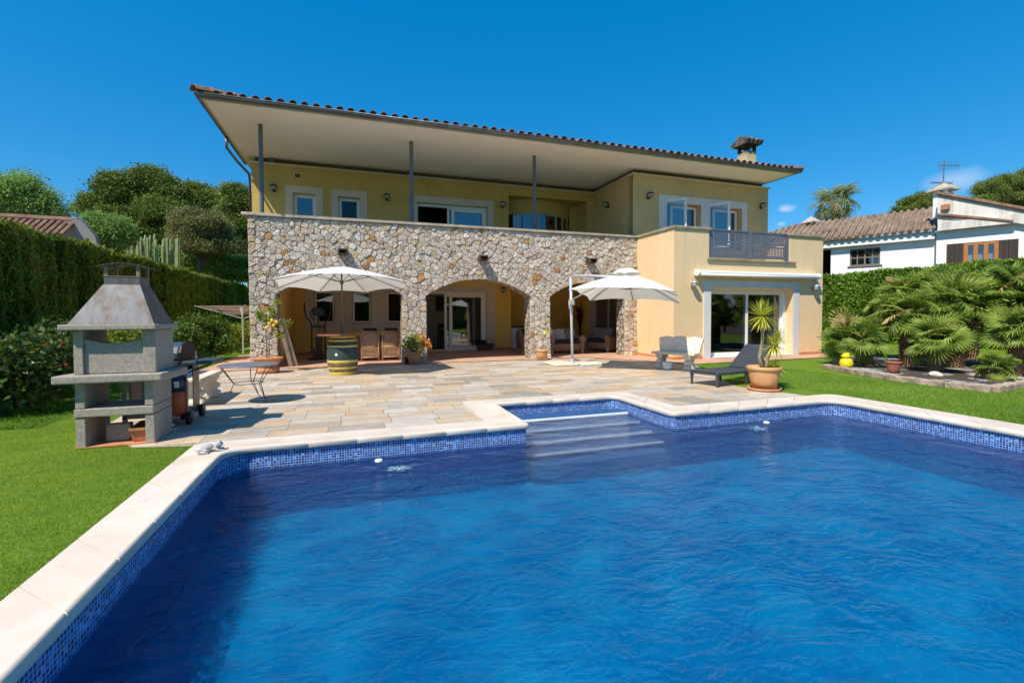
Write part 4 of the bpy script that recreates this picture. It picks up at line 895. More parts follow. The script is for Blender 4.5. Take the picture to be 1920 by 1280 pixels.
# candelabra cactus
M['cactus']=simple('ribbed_cactus_green',(.27,.32,.12),.7,.35,6,.2)
t=thing('candelabra_cactus','pale upright candelabra cactus showing above the left hedge','cactus',(P(287,470,'y',27).x,27,0)); b=B()
for k in range(42):
    px=random.uniform(232,338); py=random.uniform(440,460)+abs(px-285)*.16; q=P(px,py,'y',27+random.uniform(-1,1)); dx=random.uniform(-.2,.2)
    b.tube([(q.x-dx*1.5,q.y,max(1.5,q.z-2.4)),(q.x-dx*.2,q.y,q.z-1.3),(q.x,q.y,q.z-.5),(q.x,q.y,q.z),(q.x,q.y,q.z+.05)],[.05,.055,.06,.055,.02],6)
b.build('stems',M['cactus'],t); b=B(); q=P(287,470,'y',27); b.tube([(q.x,27,0),(q.x,27,2.4)],.25,8); 
for k in range(20): a=random.uniform(-2,2); b.tube([(q.x,27,2.0),(q.x+a,27+random.uniform(-.8,.8),3.0)],.08,6)
b.build('trunk',M['cactus'],t)
# neighbour's roof, left
nb=thing('neighbour_house','neighbouring house of which only a tiled roof and grey gable show over the left hedge','house',(-13,21.3,0)); Yn=20.5
a=P(40,408,'y',Yn+3); c=P(147,411,'y',Yn+0); 
b=B(); c=c-Vector((0,0,.12)); r0=Vector((c.x-2.75,Yn+.0,c.z+.03)); r1=Vector((c.x,Yn,c.z)); e0=r0+Vector((0,-.9,-.62)); e1=r1+Vector((-.1,-.9,-.62)); f1=r1+Vector((1.5,3.6,-1.0))
b.quad(r0,r1,e1,e0); b.quad(r0,r1,r1+Vector((0,3.5,-1.6)),r0+Vector((0,3.5,-1.6))); b.build('roof',M['roof'],nb)
b=B(); 
for k in range(15): 
    x=r0.x+k*.19; b.tube([(x,r0.y,r0.z+.02),(x,e0.y,e0.z+.02)],.062,6)
b.tube([r0+Vector((0,0,.05)),r1+Vector((0,0,.05))],.12,8); b.build('roof_tiles',M['roof'],nb)
b=B(); q=[P(px,py,'y',Yn-.2) for px,py in((90,424),(147,411),(150,412),(162,424),(178,443),(185,470),(90,470))]; b.add(list(q)+[v+Vector((0,.25,0)) for v in q],[tuple(range(7)),tuple(range(7,14))]+[(i,(i+1)%7,7+(i+1)%7,7+i) for i in range(7)]); b.build('gable_wall',simple('grey_gable_render',(.26,.24,.23),.9,.1,3),nb)
b=B(); b.box(r0.x,r1.x-.4,Yn-2.7,Yn+3,0,r0.z-1.45); b.build('wall',M['whitewall'],nb)
# ------------------------------------------------------------ background right
bl=[pxblob(*a,62,.8) for a in((1712,384,26,14),(1738,378,22,16),(1762,400,30,22),(1700,398,24,14))]
tree('distant_tree','dark round-topped tree rising behind the white house, between roof and antenna chimney',bl,62,[(P(1730,400,'y',62).x,12)],M['pine'],900,110,.9,.24,2.6,.9,rt=.3)
bl=[pxblob(*a,40,.8) for a in((1852,362,26,20),(1888,352,32,22),(1925,345,36,26),(1870,385,46,22),(1910,388,40,22),(1835,384,18,12))]
tree('distant_tree','bushy dark green tree behind the sloping parapet at the right edge',bl,40,[(P(1890,370,'y',40).x,10)],M['pine'],1700,110,.75,.17,2.6,.9,rt=.3)
def roof2():
    b=NB('aged_clay_tiles'); v=b.co('World'); n=b.noise(1.4,v,7,.75); m=b.noise(6,v,6,.75)
    c=b.ramp(n,[(.32,(.10,.075,.055)),(.5,(.27,.18,.13)),(.68,(.40,.30,.22))]); c=b.mix(b.rng(m,.45,.62,0,.8),c,(.13,.115,.09)); b.pbsdf(c,.9,b.bump(m,.5,.03),0,.15); return b.m
M['roof2']=roof2()
hB=thing('white_house','white neighbouring house with brown clay roof, shutters and two chimneys on the right','house',(30,16.6,0))
A0=Vector((30,16.6,0)); DV=Vector((-.459,.889,0)); NV=Vector((-.889,-.459,0))   # along the facade, and out of it
def HW(px,py,off=0.): return PV(px,py,A0+NV*off,DV)
def onw(s,z,off=0): return A0+DV*s+NV*off+Vector((0,0,z))
def sof(p): return (p-A0).dot(DV)
def hwbox(b,s0,s1,z0,z1,o0,o1):
    vs=[onw(s,z,o) for z in(z0,z1) for o in(o0,o1) for s in(s0,s1)]; b.add(vs,[(0,2,3,1),(4,5,7,6),(0,1,5,4),(2,6,7,3),(0,4,6,2),(1,3,7,5)])
ez=HW(1750,440).z; sL=sof(HW(1510,440)); sM=sof(HW(1753,440)); sR=sof(HW(2150,440))
b=B(); 
ax0,ax1=sof(HW(1558,480)),sof(HW(1520,480)); wz0,wz1=HW(1594,499).z,HW(1594,468).z; w0,w1=sof(HW(1650.5,480)),sof(HW(1593.5,480)); az0=HW(1558,505).z; az1=HW(1550,468).z
hwbox(b,sM,w0,0,ez,-.3,0); hwbox(b,w0,w1,0,wz0,-.3,0); hwbox(b,w0,w1,wz1,ez,-.3,0); hwbox(b,w1,ax0,0,ez,-.3,0); hwbox(b,ax0,ax1,az1,ez,-.3,0); hwbox(b,ax0,ax1,0,az0-1.,-.3,0); hwbox(b,ax1,ax1+4,0,ez,-.3,0)
ov=.7; s2a=sof(HW(1756,440,ov)); eR=HW(1760,432,ov).z
v0,v1=sof(HW(1775,475,ov)),sof(HW(1909,475,ov)); vz0,vz1=HW(1840,494,ov).z,HW(1840,453,ov).z
hwbox(b,s2a,sM,0,eR,-.3,.0) if s2a<sM else hwbox(b,sM,s2a,0,eR,-.3,ov-.01); hwbox(b,sR,v1,0,eR,-.3,ov); hwbox(b,v1,v0,0,vz0,-.3,ov); hwbox(b,v1,v0,vz1,eR,-.3,ov); hwbox(b,v0,s2a,0,eR,-.3,ov)
b.build('wall',M['whitewall'],hB)
# raised wing with sloping top
p=[HW(1758,390,ov+.02),HW(1758,365,ov+.02),HW(1925,392,ov+.02),HW(2000,404,ov+.02),HW(2000,424,ov+.02),HW(1880,417,ov+.02),HW(1760,402,ov+.02)]
p=[HW(1758,432,ov+.25),HW(1758,363,ov+.25),HW(2100,425,ov+.25),HW(2100,445,ov+.25),HW(1905,418,ov+.25)]
def stained():
    b=NB('stained_white_parapet'); v=b.co('World'); n=b.noise(1,b.co('World',(2.6,2.6,.22)),6,.7); c=b.mix(b.rng(n,.45,.72,0,.85),(.74,.70,.64),(.30,.27,.23)); c=b.mix(b.rng(b.noise(.8,v,4,.6),.5,.7,0,.4),c,(.62,.52,.42)); b.pbsdf(c,.9,None,0,.2); return b.m
SW=stained(); b=B(); n_=len(p); b.add(list(p)+[q-NV*.4 for q in p],[tuple(range(n_)),tuple(range(n_,2*n_))]+[(i,(i+1)%n_,n_+(i+1)%n_,n_+i) for i in range(n_)]); pw=b.build('parapet_wall',SW,hB)
b=B(); 
q0,q1=HW(1756,362,ov+.3),HW(2100,424,ov+.3); b.tube([q0,q1],.09,6); q0,q1=HW(1758,402,ov+.33),HW(1900,415,ov+.33); b.tube([q0,q1],.08,6); b.build('coping_tiles',M['roof'],pw)
b=B(); q0,q1=HW(1758,433,ov+.35),HW(1905,417.5,ov+.35); b.add([q0,q1,q1+Vector((0,0,.42)),q0+Vector((0,0,.42))]+[q-NV*.5 for q in(q0,q1,q1+Vector((0,0,.42)),q0+Vector((0,0,.42)))],[(0,1,2,3),(4,5,6,7),(0,1,5,4),(3,2,6,7),(0,3,7,4),(1,2,6,5)]); b.build('fascia',SW,hB)
b=B(); q=HW(1774,389,ov+.26); b.box(q.x-.16,q.x+.05,q.y-.15,q.y+.15,q.z-.12,q.z+.14); b.build('vent',M['terra'],pw)
# tiled roof
b=B(); e_l=sL+6; zr=HW(1750,432,.5).z; E0=onw(sM,zr,.5); E1=onw(e_l,zr,.5); R0=onw(sM,HW(1755,390,-3.8).z,-3.8); R1=onw(e_l-4.5,R0.z,-3.8)
b.quad(E0,E1,R1,R0); b.add([E1,onw(e_l,zr,-8),R1],[(0,1,2)]); b.build('roof',M['roof2'],hB)
b=B(); L_=(E1-E0).length; k=0
while k*.34<L_:
    s=k*.34; p0=E0.lerp(E1,s/L_)+NV*.06; fr_=min(1,max(.06,(L_-s)/4.5)); p1=p0.lerp(E0.lerp(E1,s/L_)+(R0-E0),fr_); m_=p0.lerp(p1,.45)+Vector((0,0,.035))
    b.tube([p0+Vector((0,0,.03)),m_],.115,6); b.tube([m_-Vector((0,0,.05)),p1+Vector((0,0,.03))],.105,6); k+=1
b.build('roof_tiles',M['roof2'],hB)
b=B(); hwbox(b,sM,e_l-1,zr-.42,zr-.02,-.2,.33); b.build('eaves_cornice',M['whitewall'],hB)
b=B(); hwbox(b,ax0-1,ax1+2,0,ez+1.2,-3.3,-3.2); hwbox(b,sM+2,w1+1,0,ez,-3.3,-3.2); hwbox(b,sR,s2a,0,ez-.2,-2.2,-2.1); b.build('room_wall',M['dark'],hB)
# arch infill + balustrade
b=B(); b.lathe([(.05,0),(.07,.1),(.03,.25),(.07,.4),(.05,.5)],tuple(onw((ax0+ax1)/2,az0-.9,-.1)),10); b.lathe([(.05,0),(.07,.1),(.03,.25),(.07,.4),(.05,.5)],tuple(onw(ax0+.4,az0-.9,-.1)),10); hwbox(b,ax0,ax1,az0-.4,az0-.3,-.25,.02); hwbox(b,ax0,ax1,az0-1.,az0-.9,-.25,.02); b.build('balustrade',M['whitewall'],hB)
FRM=simple('grey_brown_window_frame',(.19,.16,.13),.6,.1); WDF=simple('orange_wood_frame',(.45,.17,.05),.5,.25,5,stretch=(1,1,6)); SHT=simple('dark_brown_shutter',(.055,.035,.028),.6,.3)
b=B(); t_=.07
for s0,s1 in((w0,w0+t_),(w1-t_,w1),((w0*.5+w1*.5)-.04,(w0+w1)/2+.04),(w0*.75+w1*.25-.03,w0*.75+w1*.25+.03),(w0*.25+w1*.75-.03,w0*.25+w1*.75+.03)): hwbox(b,s0,s1,wz0,wz1,-.15,-.08)
hwbox(b,w0,w1,wz1-t_,wz1,-.148,-.082); hwbox(b,w0,w1,wz0,wz0+t_,-.148,-.082); hwbox(b,w0-.1,w1+.1,wz0-.08,wz0,-.1,.06); hwbox(b,w0,w1,wz1-.55,wz1-.48,-.147,-.083); f=b.build('window',FRM,hB)
b=B(); b.quad(onw(w0,wz0,-.11),onw(w1,wz0,-.11),onw(w1,wz1,-.11),onw(w0,wz1,-.11)); b.build('pane',M['glass'],f)
b=B(); tw=(v0-v1); fl,frr=v1+tw*.29,v0-tw*.28
for k in range(4): s=fl+(frr-fl)*k/3; hwbox(b,s-.08,s+.08,vz0,vz1,ov-.15,ov-.02)
hwbox(b,fl,frr,vz1-.14,vz1,ov-.148,ov-.022); hwbox(b,fl,frr,vz0,vz0+.14,ov-.148,ov-.022); f=b.build('window',WDF,hB)
b=B(); b.quad(onw(fl,vz0,ov-.1),onw(frr,vz0,ov-.1),onw(frr,vz1,ov-.1),onw(fl,vz1,ov-.1)); b.build('pane',M['glass'],f)
b=B(); b.quad(onw(fl,vz0,ov-.3),onw(frr,vz0,ov-.3),onw(frr,vz1-.6,ov-.3),onw(fl,vz1-.6,ov-.3)); b.build('curtain',M['white'],f)
for s0,s1 in((v1,fl-.1),(frr+.1,v0)):
    b=B(); m_=(s0+s1)/2
    for a0,a1 in((s0,m_-.02),(m_+.02,s1)):
        hwbox(b,a0,a0+.06,vz0,vz1,ov+.01,ov+.07); hwbox(b,a1-.06,a1,vz0,vz1,ov+.01,ov+.07); z=vz0
        while z<vz1-.04: hwbox(b,a0+.06,a1-.06,z,z+.045,ov+.02,ov+.055); z+=.07
    b.build('shutter',SHT,hB)
b=B(); hwbox(b,sM-.15,s2a+.1,wz0-.5,wz1+.2,0,.02); 
# chimneys and antenna
def nchim(px,pt,pb,off,wd,name='chimney'):
    q=HW(px,pb,off); zt=HW(px,pt,off).z; b=B(); b.box(q.x-wd/2,q.x+wd/2,q.y-wd/2,q.y+wd/2,q.z-1.2,zt-.45); 
    for i in(-1,1):
        for j in(-1,1): b.box(q.x+i*wd*.4-.07,q.x+i*wd*.4+.07,q.y+j*wd*.4-.07,q.y+j*wd*.4+.07,zt-.45,zt-.2)
    c=b.build(name,M['whitewall'],hB); b=B(); b.add([(q.x-wd*.85,q.y-wd*.85,zt-.2),(q.x+wd*.85,q.y-wd*.85,zt-.2),(q.x+wd*.85,q.y+wd*.85,zt-.2),(q.x-wd*.85,q.y+wd*.85,zt-.2),(q.x,q.y,zt+.2),(q.x-wd*.85,q.y-wd*.85,zt-.28),(q.x+wd*.85,q.y-wd*.85,zt-.28),(q.x+wd*.85,q.y+wd*.85,zt-.28),(q.x-wd*.85,q.y+wd*.85,zt-.28)],[(0,1,4),(1,2,4),(2,3,4),(3,0,4),(0,1,6,5),(1,2,7,6),(2,3,8,7),(3,0,5,8),(5,6,7,8)]); b.build('chimney_cap',M['cap'],c); return q,zt
nchim(1521,411,432,-3.5,.5); q,zt=nchim(1768.5,349,366,-.1,.6)
an=thing('antenna','thin TV antenna mast on the white chimney of the neighbouring house','antenna',(q.x,q.y,zt)); b=B(); b.tube([(q.x,q.y,zt-.1),(q.x,q.y,zt+1.35)],.025,6); b.build('mast',M['zinc'],an)
b=B(); dR=R2.normalized()
def along(z,u): return Vector((q.x,q.y,z))+dR*u
b.tube([along(zt+1.1,-.3),along(zt+1.1,.85)],.02,5); b.tube([along(zt+.2,-.7),along(zt+.12,.5)],.02,5)
for k in range(7): c=along(zt+1.1,-.3+k*.18); b.tube([c-Vector((0,0,.22)),c+Vector((0,0,.22))],.012,4); c=along(zt+.18,-.6+k*.16); b.tube([c-Fv*.2,c+Fv*.2],.012,4)
b.build('aerial',M['zinc'],an)
# ------------------------------------------------------------ palms
def fan_template(nb=34,ln=.62,span=4.1,droop=.25,pet=.5):
    V=[];F=[];W=.0125
    for k in range(nb):
        a=-span/2+span*k/(nb-1); d=np.array([math.sin(a),math.cos(a),0]); s=np.array([math.cos(a),-math.sin(a),0]); l=ln*(.82+.18*math.cos(a*.8))*random.uniform(.92,1.06); dr=droop*random.uniform(.3,1.2)
        pts=[(0,0,0,.3),(.35,.02,1.25,1),(.7,.0,.9,.9),(1,-.6*dr/.25,.05,0)]
        i0=len(V)
        for f,zz,wv,_ in pts:
            c=d*l*f*(1-.04*dr); z=.05*math.sin(f*3)-dr*l*f**2.2; fold=.010*(1 if k%2 else -1)
            V.append(c+s*W*wv+np.array([0,pet,z+fold])); V.append(c-s*W*wv+np.array([0,pet,z-fold]))
        for j in range(3): F.append((i0+2*j,i0+2*j+1,i0+2*j+3,i0+2*j+2))
    # petiole
    i0=len(V); w_=.009
    for y,z in((0,0),(pet*.5,-.0),(pet,.0)):
        V+= [np.array([w_,y,z]),np.array([-w_,y,z+.004]),np.array([0,y,z-.012])]
    for j in range(2):
        for a_,c_ in((0,1),(1,2),(2,0)): F.append((i0+3*j+a_,i0+3*j+c_,i0+3*j+3+c_,i0+3*j+3+a_))
    return np.array(V),np.array(F)
def palm_crown(name,c,par,n,size,mat_,tilt=(-.35,1.25),pet=.5,droop=.25,ln=.62,lean=(0,0)):
    Vs=[];Fs=[];Rs=[];o=0
    for k in range(n):
        V,F=fan_template(droop=droop*random.uniform(.6,1.6),pet=pet*random.uniform(.7,1.25),ln=ln); az_=2*math.pi*(k*.381966+random.uniform(-.05,.05)); el_=tilt[0]+(tilt[1]-tilt[0])*((k+.5)/n)**.8+random.uniform(-.12,.12)
        s=size*random.uniform(.85,1.12); Mx=Matrix.Rotation(az_,4,'Z')@Matrix.Rotation(el_,4,'X')@Matrix.Rotation(random.gauss(0,.55),4,'Y')
        # fan blade itself bends down from the petiole
        bend=random.uniform(-1.0,.25); pv=V.copy(); yb=pet; y=pv[:,1]-yb*.9; m_=y>0; cb,sb=math.cos(bend),math.sin(bend); yy=y.copy(); zz=pv[:,2].copy(); pv[m_,1]=yb*.9+yy[m_]*cb-zz[m_]*sb; pv[m_,2]=yy[m_]*sb+zz[m_]*cb
        R=np.array(Mx.to_3x3()); W=(pv*s)@R.T+np.array(c)+np.array([lean[0]*random.random(),lean[1]*random.random(),0]); Vs.append(W); Fs.append(F+o); o+=len(W)
        r=np.clip(random.random()*.6+.2*(k/n)+rng.random(len(F))*.2,0,.97) if random.random()>.03 else np.full(len(F),1.); Rs.append(r)
    return np_mesh(name,np.concatenate(Vs),np.concatenate(Fs),mat_,par,np.concatenate(Rs))
def fan_palm(loc,h,n,size,label,lean=(0,0),pet=.5,tilt=(-.4,1.45),ln=.44,droop=.08):
    n=int(n*1.7); t=thing('fan_palm',label,'palm',(loc[0],loc[1],.03),0,'fan palms in the timber edged bed'); x,y=loc; top=(x+lean[0],y+lean[1],h)
    b=B(); pts=[(x,y,-.05),(x+lean[0]*.3,y+lean[1]*.3,h*.4),(x+lean[0]*.8,y+lean[1]*.8,h*.85),top]; b.tube(pts,[.16,.15,.13,.08],10)
    k=0
    for z in np.arange(.04,h,.035):
        f=z/h; cx=x+lean[0]*f; cy_=y+lean[1]*f
        for j in range(9): a=j*.7+k*.37; r=.14; b.add([(cx+math.cos(a-.2)*r,cy_+math.sin(a-.2)*r,z),(cx+math.cos(a+.2)*r,cy_+math.sin(a+.2)*r,z),(cx+math.cos(a)*(r+.09),cy_+math.sin(a)*(r+.09),z+.10)],[(0,1,2)])
        k+=1
    b.build('trunk',M['palmbark'],t); palm_crown('crown',top,t,n,size,M['fan'],tilt,pet,droop,ln); return t
for a in (((13.4,8.9),.55,24,.95,'leftmost fan palm, leaning out over the yellow figure at the bed end',(-.5,.1),.55),
 ((16.0,9.6),1.6,36,1.05,'tallest fan palm at the back of the bed, crown topping the hedge',(0,0),.6),
 ((13.2,7.3),.65,26,.78,'fan palm low at the front of the bed behind the terracotta pot',(-.1,-.1),.5),
 ((14.7,7.7),1.45,34,1.05,'fan palm in the middle of the bed with bright spreading leaves',(0,0),.55),
 ((14.0,6.2),.9,28,.78,'fan palm right of the middle with a shaggy brown trunk',(.0,-.1),.5),
 ((15.8,7.0),1.65,36,1.05,'tall fan palm at the right of the bed, upright pale crown',(0,0),.6),
 ((12.75,6.05),.22,12,.55,'small yellow-green fan palm sprouting at the front edge of the bed',(0,-.05),.35),
 ((16.8,9.2),1.75,32,1.1,'fan palm at the back right of the bed, half hidden by the others',(0,0),.55),
 ((15.2,5.9),.95,28,.9,'fan palm at the right end of the bed nearest the picture edge',(0,0),.5)):
    fan_palm(a[0],a[1],a[2],a[3],a[4],a[5],a[6])
for a in (((13.9,8.3),1.25,26,.95,'fan palm between the leaning palm and the middle one, mid height',(0,0),.5),((18.0,9.0),1.7,26,1.15,'fan palm farthest right at the back, cut by the picture edge',(0,0),.6),((16.6,6.6),1.0,26,.95,'fan palm low at the right picture edge',(0,0),.5)): fan_palm(*a[:5],a[5],a[6])
wp_=P(1565,385,'y',30); t=thing('tall_palm','tall fan palm with a shaggy crown rising behind the roof of the white house','palm',(wp_.x,30,0)); b=B(); b.tube([(wp_.x,30,0),(wp_.x,30,wp_.z)],[.28,.2],8); b.build('trunk',M['palmbark'],t)
M['wash']=leafmat('tall_palm_leaf',(.06,.10,.03),(.26,.30,.10),(.35,.25,.12),.3); palm_crown('crown',(wp_.x,30,wp_.z),t,40,1.25,M['wash'],(-1.2,1.35),.9,.6,.85)
# planting bed
bedp=[(11.75,8.75),(11.9,8.95),(13.2,9.9),(15,11.0),(18.5,10.5),(19,6.5),(17.5,5.9),(13.6,5.75),(12.6,5.45),(10.95,5.25),(10.8,5.6),(10.85,6.5),(11.2,7.5)]
def gravelmat():
    b=NB('bed_gravel'); v=b.co('World'); vo=b.n('ShaderNodeTexVoronoi'); vo.inputs['Scale'].default_value=26; b.l(v,vo.inputs['Vector']); c=b.ramp(b.xyz(vo.outputs['Color'])[0],[(0,(.25,.23,.21)),(.5,(.5,.49,.47)),(1,(.75,.75,.76))]); c=b.mix(b.rng(b.noise(1.3,v,4,.6),.60,.50,0,1),c,(.07,.05,.035)); b.pbsdf(c,.9,b.bump(vo.outputs['Distance'],1,.03)); return b.m
sheet('planting_bed',bedp,.03,gravelmat(),'structure')
M['sleeper']=simple('weathered_sleeper',(.40,.31,.23),.9,.45,5,.9,26,dirt=(.20,.16,.13))
tims=[((11.62,8.85),(11.15,7.75)),((11.15,7.73),(10.83,6.75)),((10.83,6.73),(10.72,5.75)),((10.73,5.73),(10.80,5.10)),((10.85,5.10),(11.75,5.22)),((11.77,5.23),(12.7,5.38)),((12.72,5.39),(13.9,5.62))]
labs=['sleeper under the yellow figure, farthest left of the bed edging','sleeper second from the yellow figure in the bed edging','sleeper in front of the small yellow-green palm','short sleeper at the front corner of the bed','sleeper just right of the front corner of the bed','sleeper along the right front of the bed near the picture edge','sleeper running out of the picture at the right of the bed']
for (a,c),lab in zip(tims,labs):
    a,c=Vector((*a,0)),Vector((*c,0)); d=(c-a); L_=d.length; t_=B(); ns=9; vs=[]
    for k in range(ns+1):
        x=L_*k/ns; j=lambda s=.012: random.uniform(-s,s); vs+=[(x+j(.004),-.09+j(),0),(x+j(.004),.09+j(),0),(x+j(.004),.085+j(),.115+j(.016)),(x+j(.004),-.085+j(),.115+j(.016))]
    t_.add(vs,[(0,1,2,3),(4*ns,4*ns+1,4*ns+2,4*ns+3)]+[(4*k+i,4*k+(i+1)%4,4*k+4+(i+1)%4,4*k+4+i) for k in range(ns) for i in range(4)]); o=t_.build('timber_edging',M['sleeper'],None,bevel=.012); o.location=(a.x,a.y,0); o.rotation_euler=(random.uniform(-.03,.03),0,math.atan2(d.y,d.x)); tag(o,'weathered grey '+lab,'sleeper','timber sleepers edging the palm bed')
# ------------------------------------------------------------ barbecue corner
bq=thing('stone_barbecue','tall concrete garden barbecue with a stained steel hood, standing on the terrace edge','barbecue',(-2.45,6.4,0))
X0,X1,Y0,Y1=-2.80,-2.10,6.14,6.68
for x0,x1 in((X0,X0+.085),(X1-.085,X1)):
    for z0,z1 in((0,.33),(.43,.70)): b=B(); b.box(x0,x1,Y0,Y1,z0,z1); b.build('leg',M['concrete'],bq,bevel=.008)
b=B(); b.box(X0-.01,X1+.0,Y0-.012,Y1,.335,.425); b.build('shelf',M['concrete'],bq,bevel=.01)
b=B(); b.prism([(X0-.15,Y0-.10),(X1+.11,Y0-.10),(X1+.16,Y0+.26),(X1+.16,Y1+.05),(X0-.02,Y1+.05),(X0-.15,Y0+.05)],.705,.79); b.build('worktop',M['concrete'],bq,bevel=.015)
b=B(); b.box(X0,X0+.08,Y0,Y1,.793,1.26); b.box(X1-.09,X1+.03,Y0,Y1,.793,1.26); b.box(X1-.085,X1-.02,Y1-.09,Y1,.8,1.2)
z=lambda t:1.17-.055*math.sin(math.pi*t)
n_=14; pts=[(X0+.08,.795),(X1-.09,.795)]+[(X1-.09-(X1-X0-.17)*k/n_,z(k/n_)) for k in range(n_+1)]
b.prism(pts,Y0+.03,Y0+.085,'y'); b.build('firebox_panel',M['concrete'],bq,bevel=.006)
b=B(); b.box(X0-.09,X1+.06,Y0-.09,Y1+.07,1.265,1.325); b.build('hood_slab',M['concrete'],bq,bevel=.012)
def steel():
    b=NB('stained_stainless_steel'); v=b.co('World'); n=b.noise(3,b.co('World',(3,3,1)),6,.7,.6); s=b.noise(5,b.co('World',(7,7,.7)),6,.75)
    c=b.mix(b.rng(n,.42,.68,0,.85),(.15,.155,.165),(.12,.075,.05)); c=b.mix(b.rng(s,.62,.8,0,.8),c,(.36,.34,.32)); b.pbsdf(c,b.rng(n,.3,.7,.42,.6),b.bump(b.noise(60,b.co('World',(1,1,12)),2),.05,.003),.35,.35); return b.m
ST_=steel(); hx0,hx1,hy0,hy1=X0-.03,X1+.03,Y0-.03,Y1+.0; tx0,tx1,ty0,ty1=-2.585,-2.25,6.28,6.56
b=B(); b.add([(hx0,hy0,1.327),(hx1,hy0,1.327),(hx1,hy1,1.327),(hx0,hy1,1.327),(tx0,ty0,1.76),(tx1,ty0,1.76),(tx1,ty1,1.76),(tx0,ty1,1.76)],[(0,1,5,4),(1,2,6,5),(2,3,7,6),(3,0,4,7),(4,5,6,7)]); b.box(tx0+.005,tx1-.005,ty0+.005,ty1-.005,1.755,1.85); b.build('hood',ST_,bq)
b=B(); RU=simple('rusty_steel',(.36,.24,.16),.6,.4,8,metal=.4)
for x in(tx0+.005,tx1-.035):
    for y in(ty0+.005,ty1-.035): b.box(x,x+.03,y,y+.03,1.851,1.965)
b.box(tx0,tx1,ty0,ty0+.004,1.848,1.856); hd=b.build('flue_post',RU,bq)
b=B(); n_=10
for k in range(n_):
    f0,f1=k/n_,(k+1)/n_; xa,xb=tx0-.06+(tx1-tx0+.14)*f0,tx0-.06+(tx1-tx0+.14)*f1; za,zb=1.95+.045*math.sin(math.pi*f0),1.95+.045*math.sin(math.pi*f1)
    b.quad((xa,ty0-.03,za),(xb,ty0-.03,zb),(xb,ty1+.03,zb),(xa,ty1+.03,za))
o=b.build('rain_cap',ST_,bq,smooth=True); md=o.modifiers.new('t','SOLIDIFY'); md.thickness=.004
b=B(); b.box(-2.81,-2.09,6.13,6.70,.007,.018); tag(b.build('hearth_slab',M['terra']),'thin reddish slab under the concrete barbecue','slab')
def prop(name,lab,cat,loc,rz=0,group=None): return thing(name,lab,cat,loc,rz,group)
b=B(); b.box(-.11,.11,-.05,.05,0,.19); o=b.build('concrete_block',M['concrete'],None,bevel=.01); o.location=(-2.50,6.36,.023); o.rotation_euler=(0,0,.05); tag(o,'broken grey concrete block lying between the barbecue legs','block')
t=prop('terracotta_trough','rectangular terracotta trough tucked between the barbecue legs','planter',(-2.29,6.42,.023),.12)
b=B(); 
def trough(b,w0,d0,w1,d1,h,th):
    a=[(-w0,-d0,0),(w0,-d0,0),(w0,d0,0),(-w0,d0,0),(-w1,-d1,h),(w1,-d1,h),(w1,d1,h),(-w1,d1,h),(-w1+th,-d1+th,h),(w1-th,-d1+th,h),(w1-th,d1-th,h),(-w1+th,d1-th,h),(-w0+th,-d0+th,.03),(w0-th,-d0+th,.03),(w0-th,d0-th,.03),(-w0+th,d0-th,.03)]
    f=[(0,1,2,3)]+[(i,(i+1)%4,4+(i+1)%4,4+i) for i in range(4)]+[(4+i,4+(i+1)%4,8+(i+1)%4,8+i) for i in range(4)]+[(8+i,8+(i+1)%4,12+(i+1)%4,12+i) for i in range(4)]+[(12,13,14,15)]; b.add(a,f)
trough(b,.065,.20,.085,.23,.15,.012); b.build('trough',M['terra'],t,world=False,bevel=.004)
b=B()
for sx in(-1,1): b.box(sx*.085-.006,sx*.085+.006,-.235,.235,.125,.152)
for sy in(-1,1): b.box(-.091,.091,sy*.232-.006,sy*.232+.006,.125,.1525)
b.build('rim',M['terra'],t,world=False)
# gas grill
gg=thing('gas_grill','black gas grill on wheels with a blue-grey side shelf, behind the concrete barbecue','grill',(-2.33,7.4,0)); GB=simple('blue_grey_enamel',(.055,.085,.105),.3,.15); GM=simple('grey_metal_panel',(.13,.125,.12),.35,.1,metal=.6)
b=B(); b.prism([(7.10,.84),(7.10,.93),(7.16,1.01),(7.30,1.06),(7.48,1.06),(7.62,1.0),(7.68,.84)],-2.780,-2.150,'x'); b.build('lid',GB,gg,bevel=.02)
b=B(); b.prism([(7.085,.835),(7.085,.94),(7.15,1.025),(7.30,1.075),(7.48,1.075),(7.63,1.01),(7.70,.835)],-2.148,-2.115,'x'); b.box(-2.780,-2.120,7.0,7.68,.68,.835); b.build('firebox',M['black'],gg,bevel=.01)
b=B(); b.tube([(-2.680,7.04,.90),(-2.230,7.04,.90)],.012,6); b.tube([(-2.680,7.04,.90),(-2.680,7.1,.90)],.01,6); b.tube([(-2.230,7.04,.90),(-2.230,7.1,.90)],.01,6); b.build('handle',GM,gg)
b=B(); b.box(-2.770,-2.130,6.985,7.0,.69,.82); pn=b.build('control_panel',GM,gg)
for k in range(3): b=B(); b.tube([(-2.680+k*.2,6.985,.755),(-2.680+k*.2,6.95,.755)],.025,12); b.build('knob',M['black'],pn)
b=B(); b.box(-2.100,-1.75,7.03,7.62,.785,.83); b.build('side_shelf',GB,gg,bevel=.012)
for y in(7.1,7.55): b=B(); b.tube([(-1.80,y,.78),(-2.10,y,.66)],.01,6); b.build('shelf_strut',M['black'],gg)
b=B()
for x in (-2.750,-2.130): b.box(x,x+.04,7.06,7.11,.07,.70); b.box(x,x+.04,7.6,7.65,.07,.70)
b.box(-2.750,-2.090,7.06,7.65,.12,.15); b.box(-2.730,-2.700,7.2,7.5,.15,.6); b.build('cart_frame',M['black'],gg)
b=B(); b.box(-2.085,-2.075,7.40,7.66,.10,.74); b.build('side_panel',GM,gg); b=B(); b.tube([(-2.065,7.075,.72),(-2.065,7.075,.10)],.010,8); b.build('leg_tube',GM,gg)
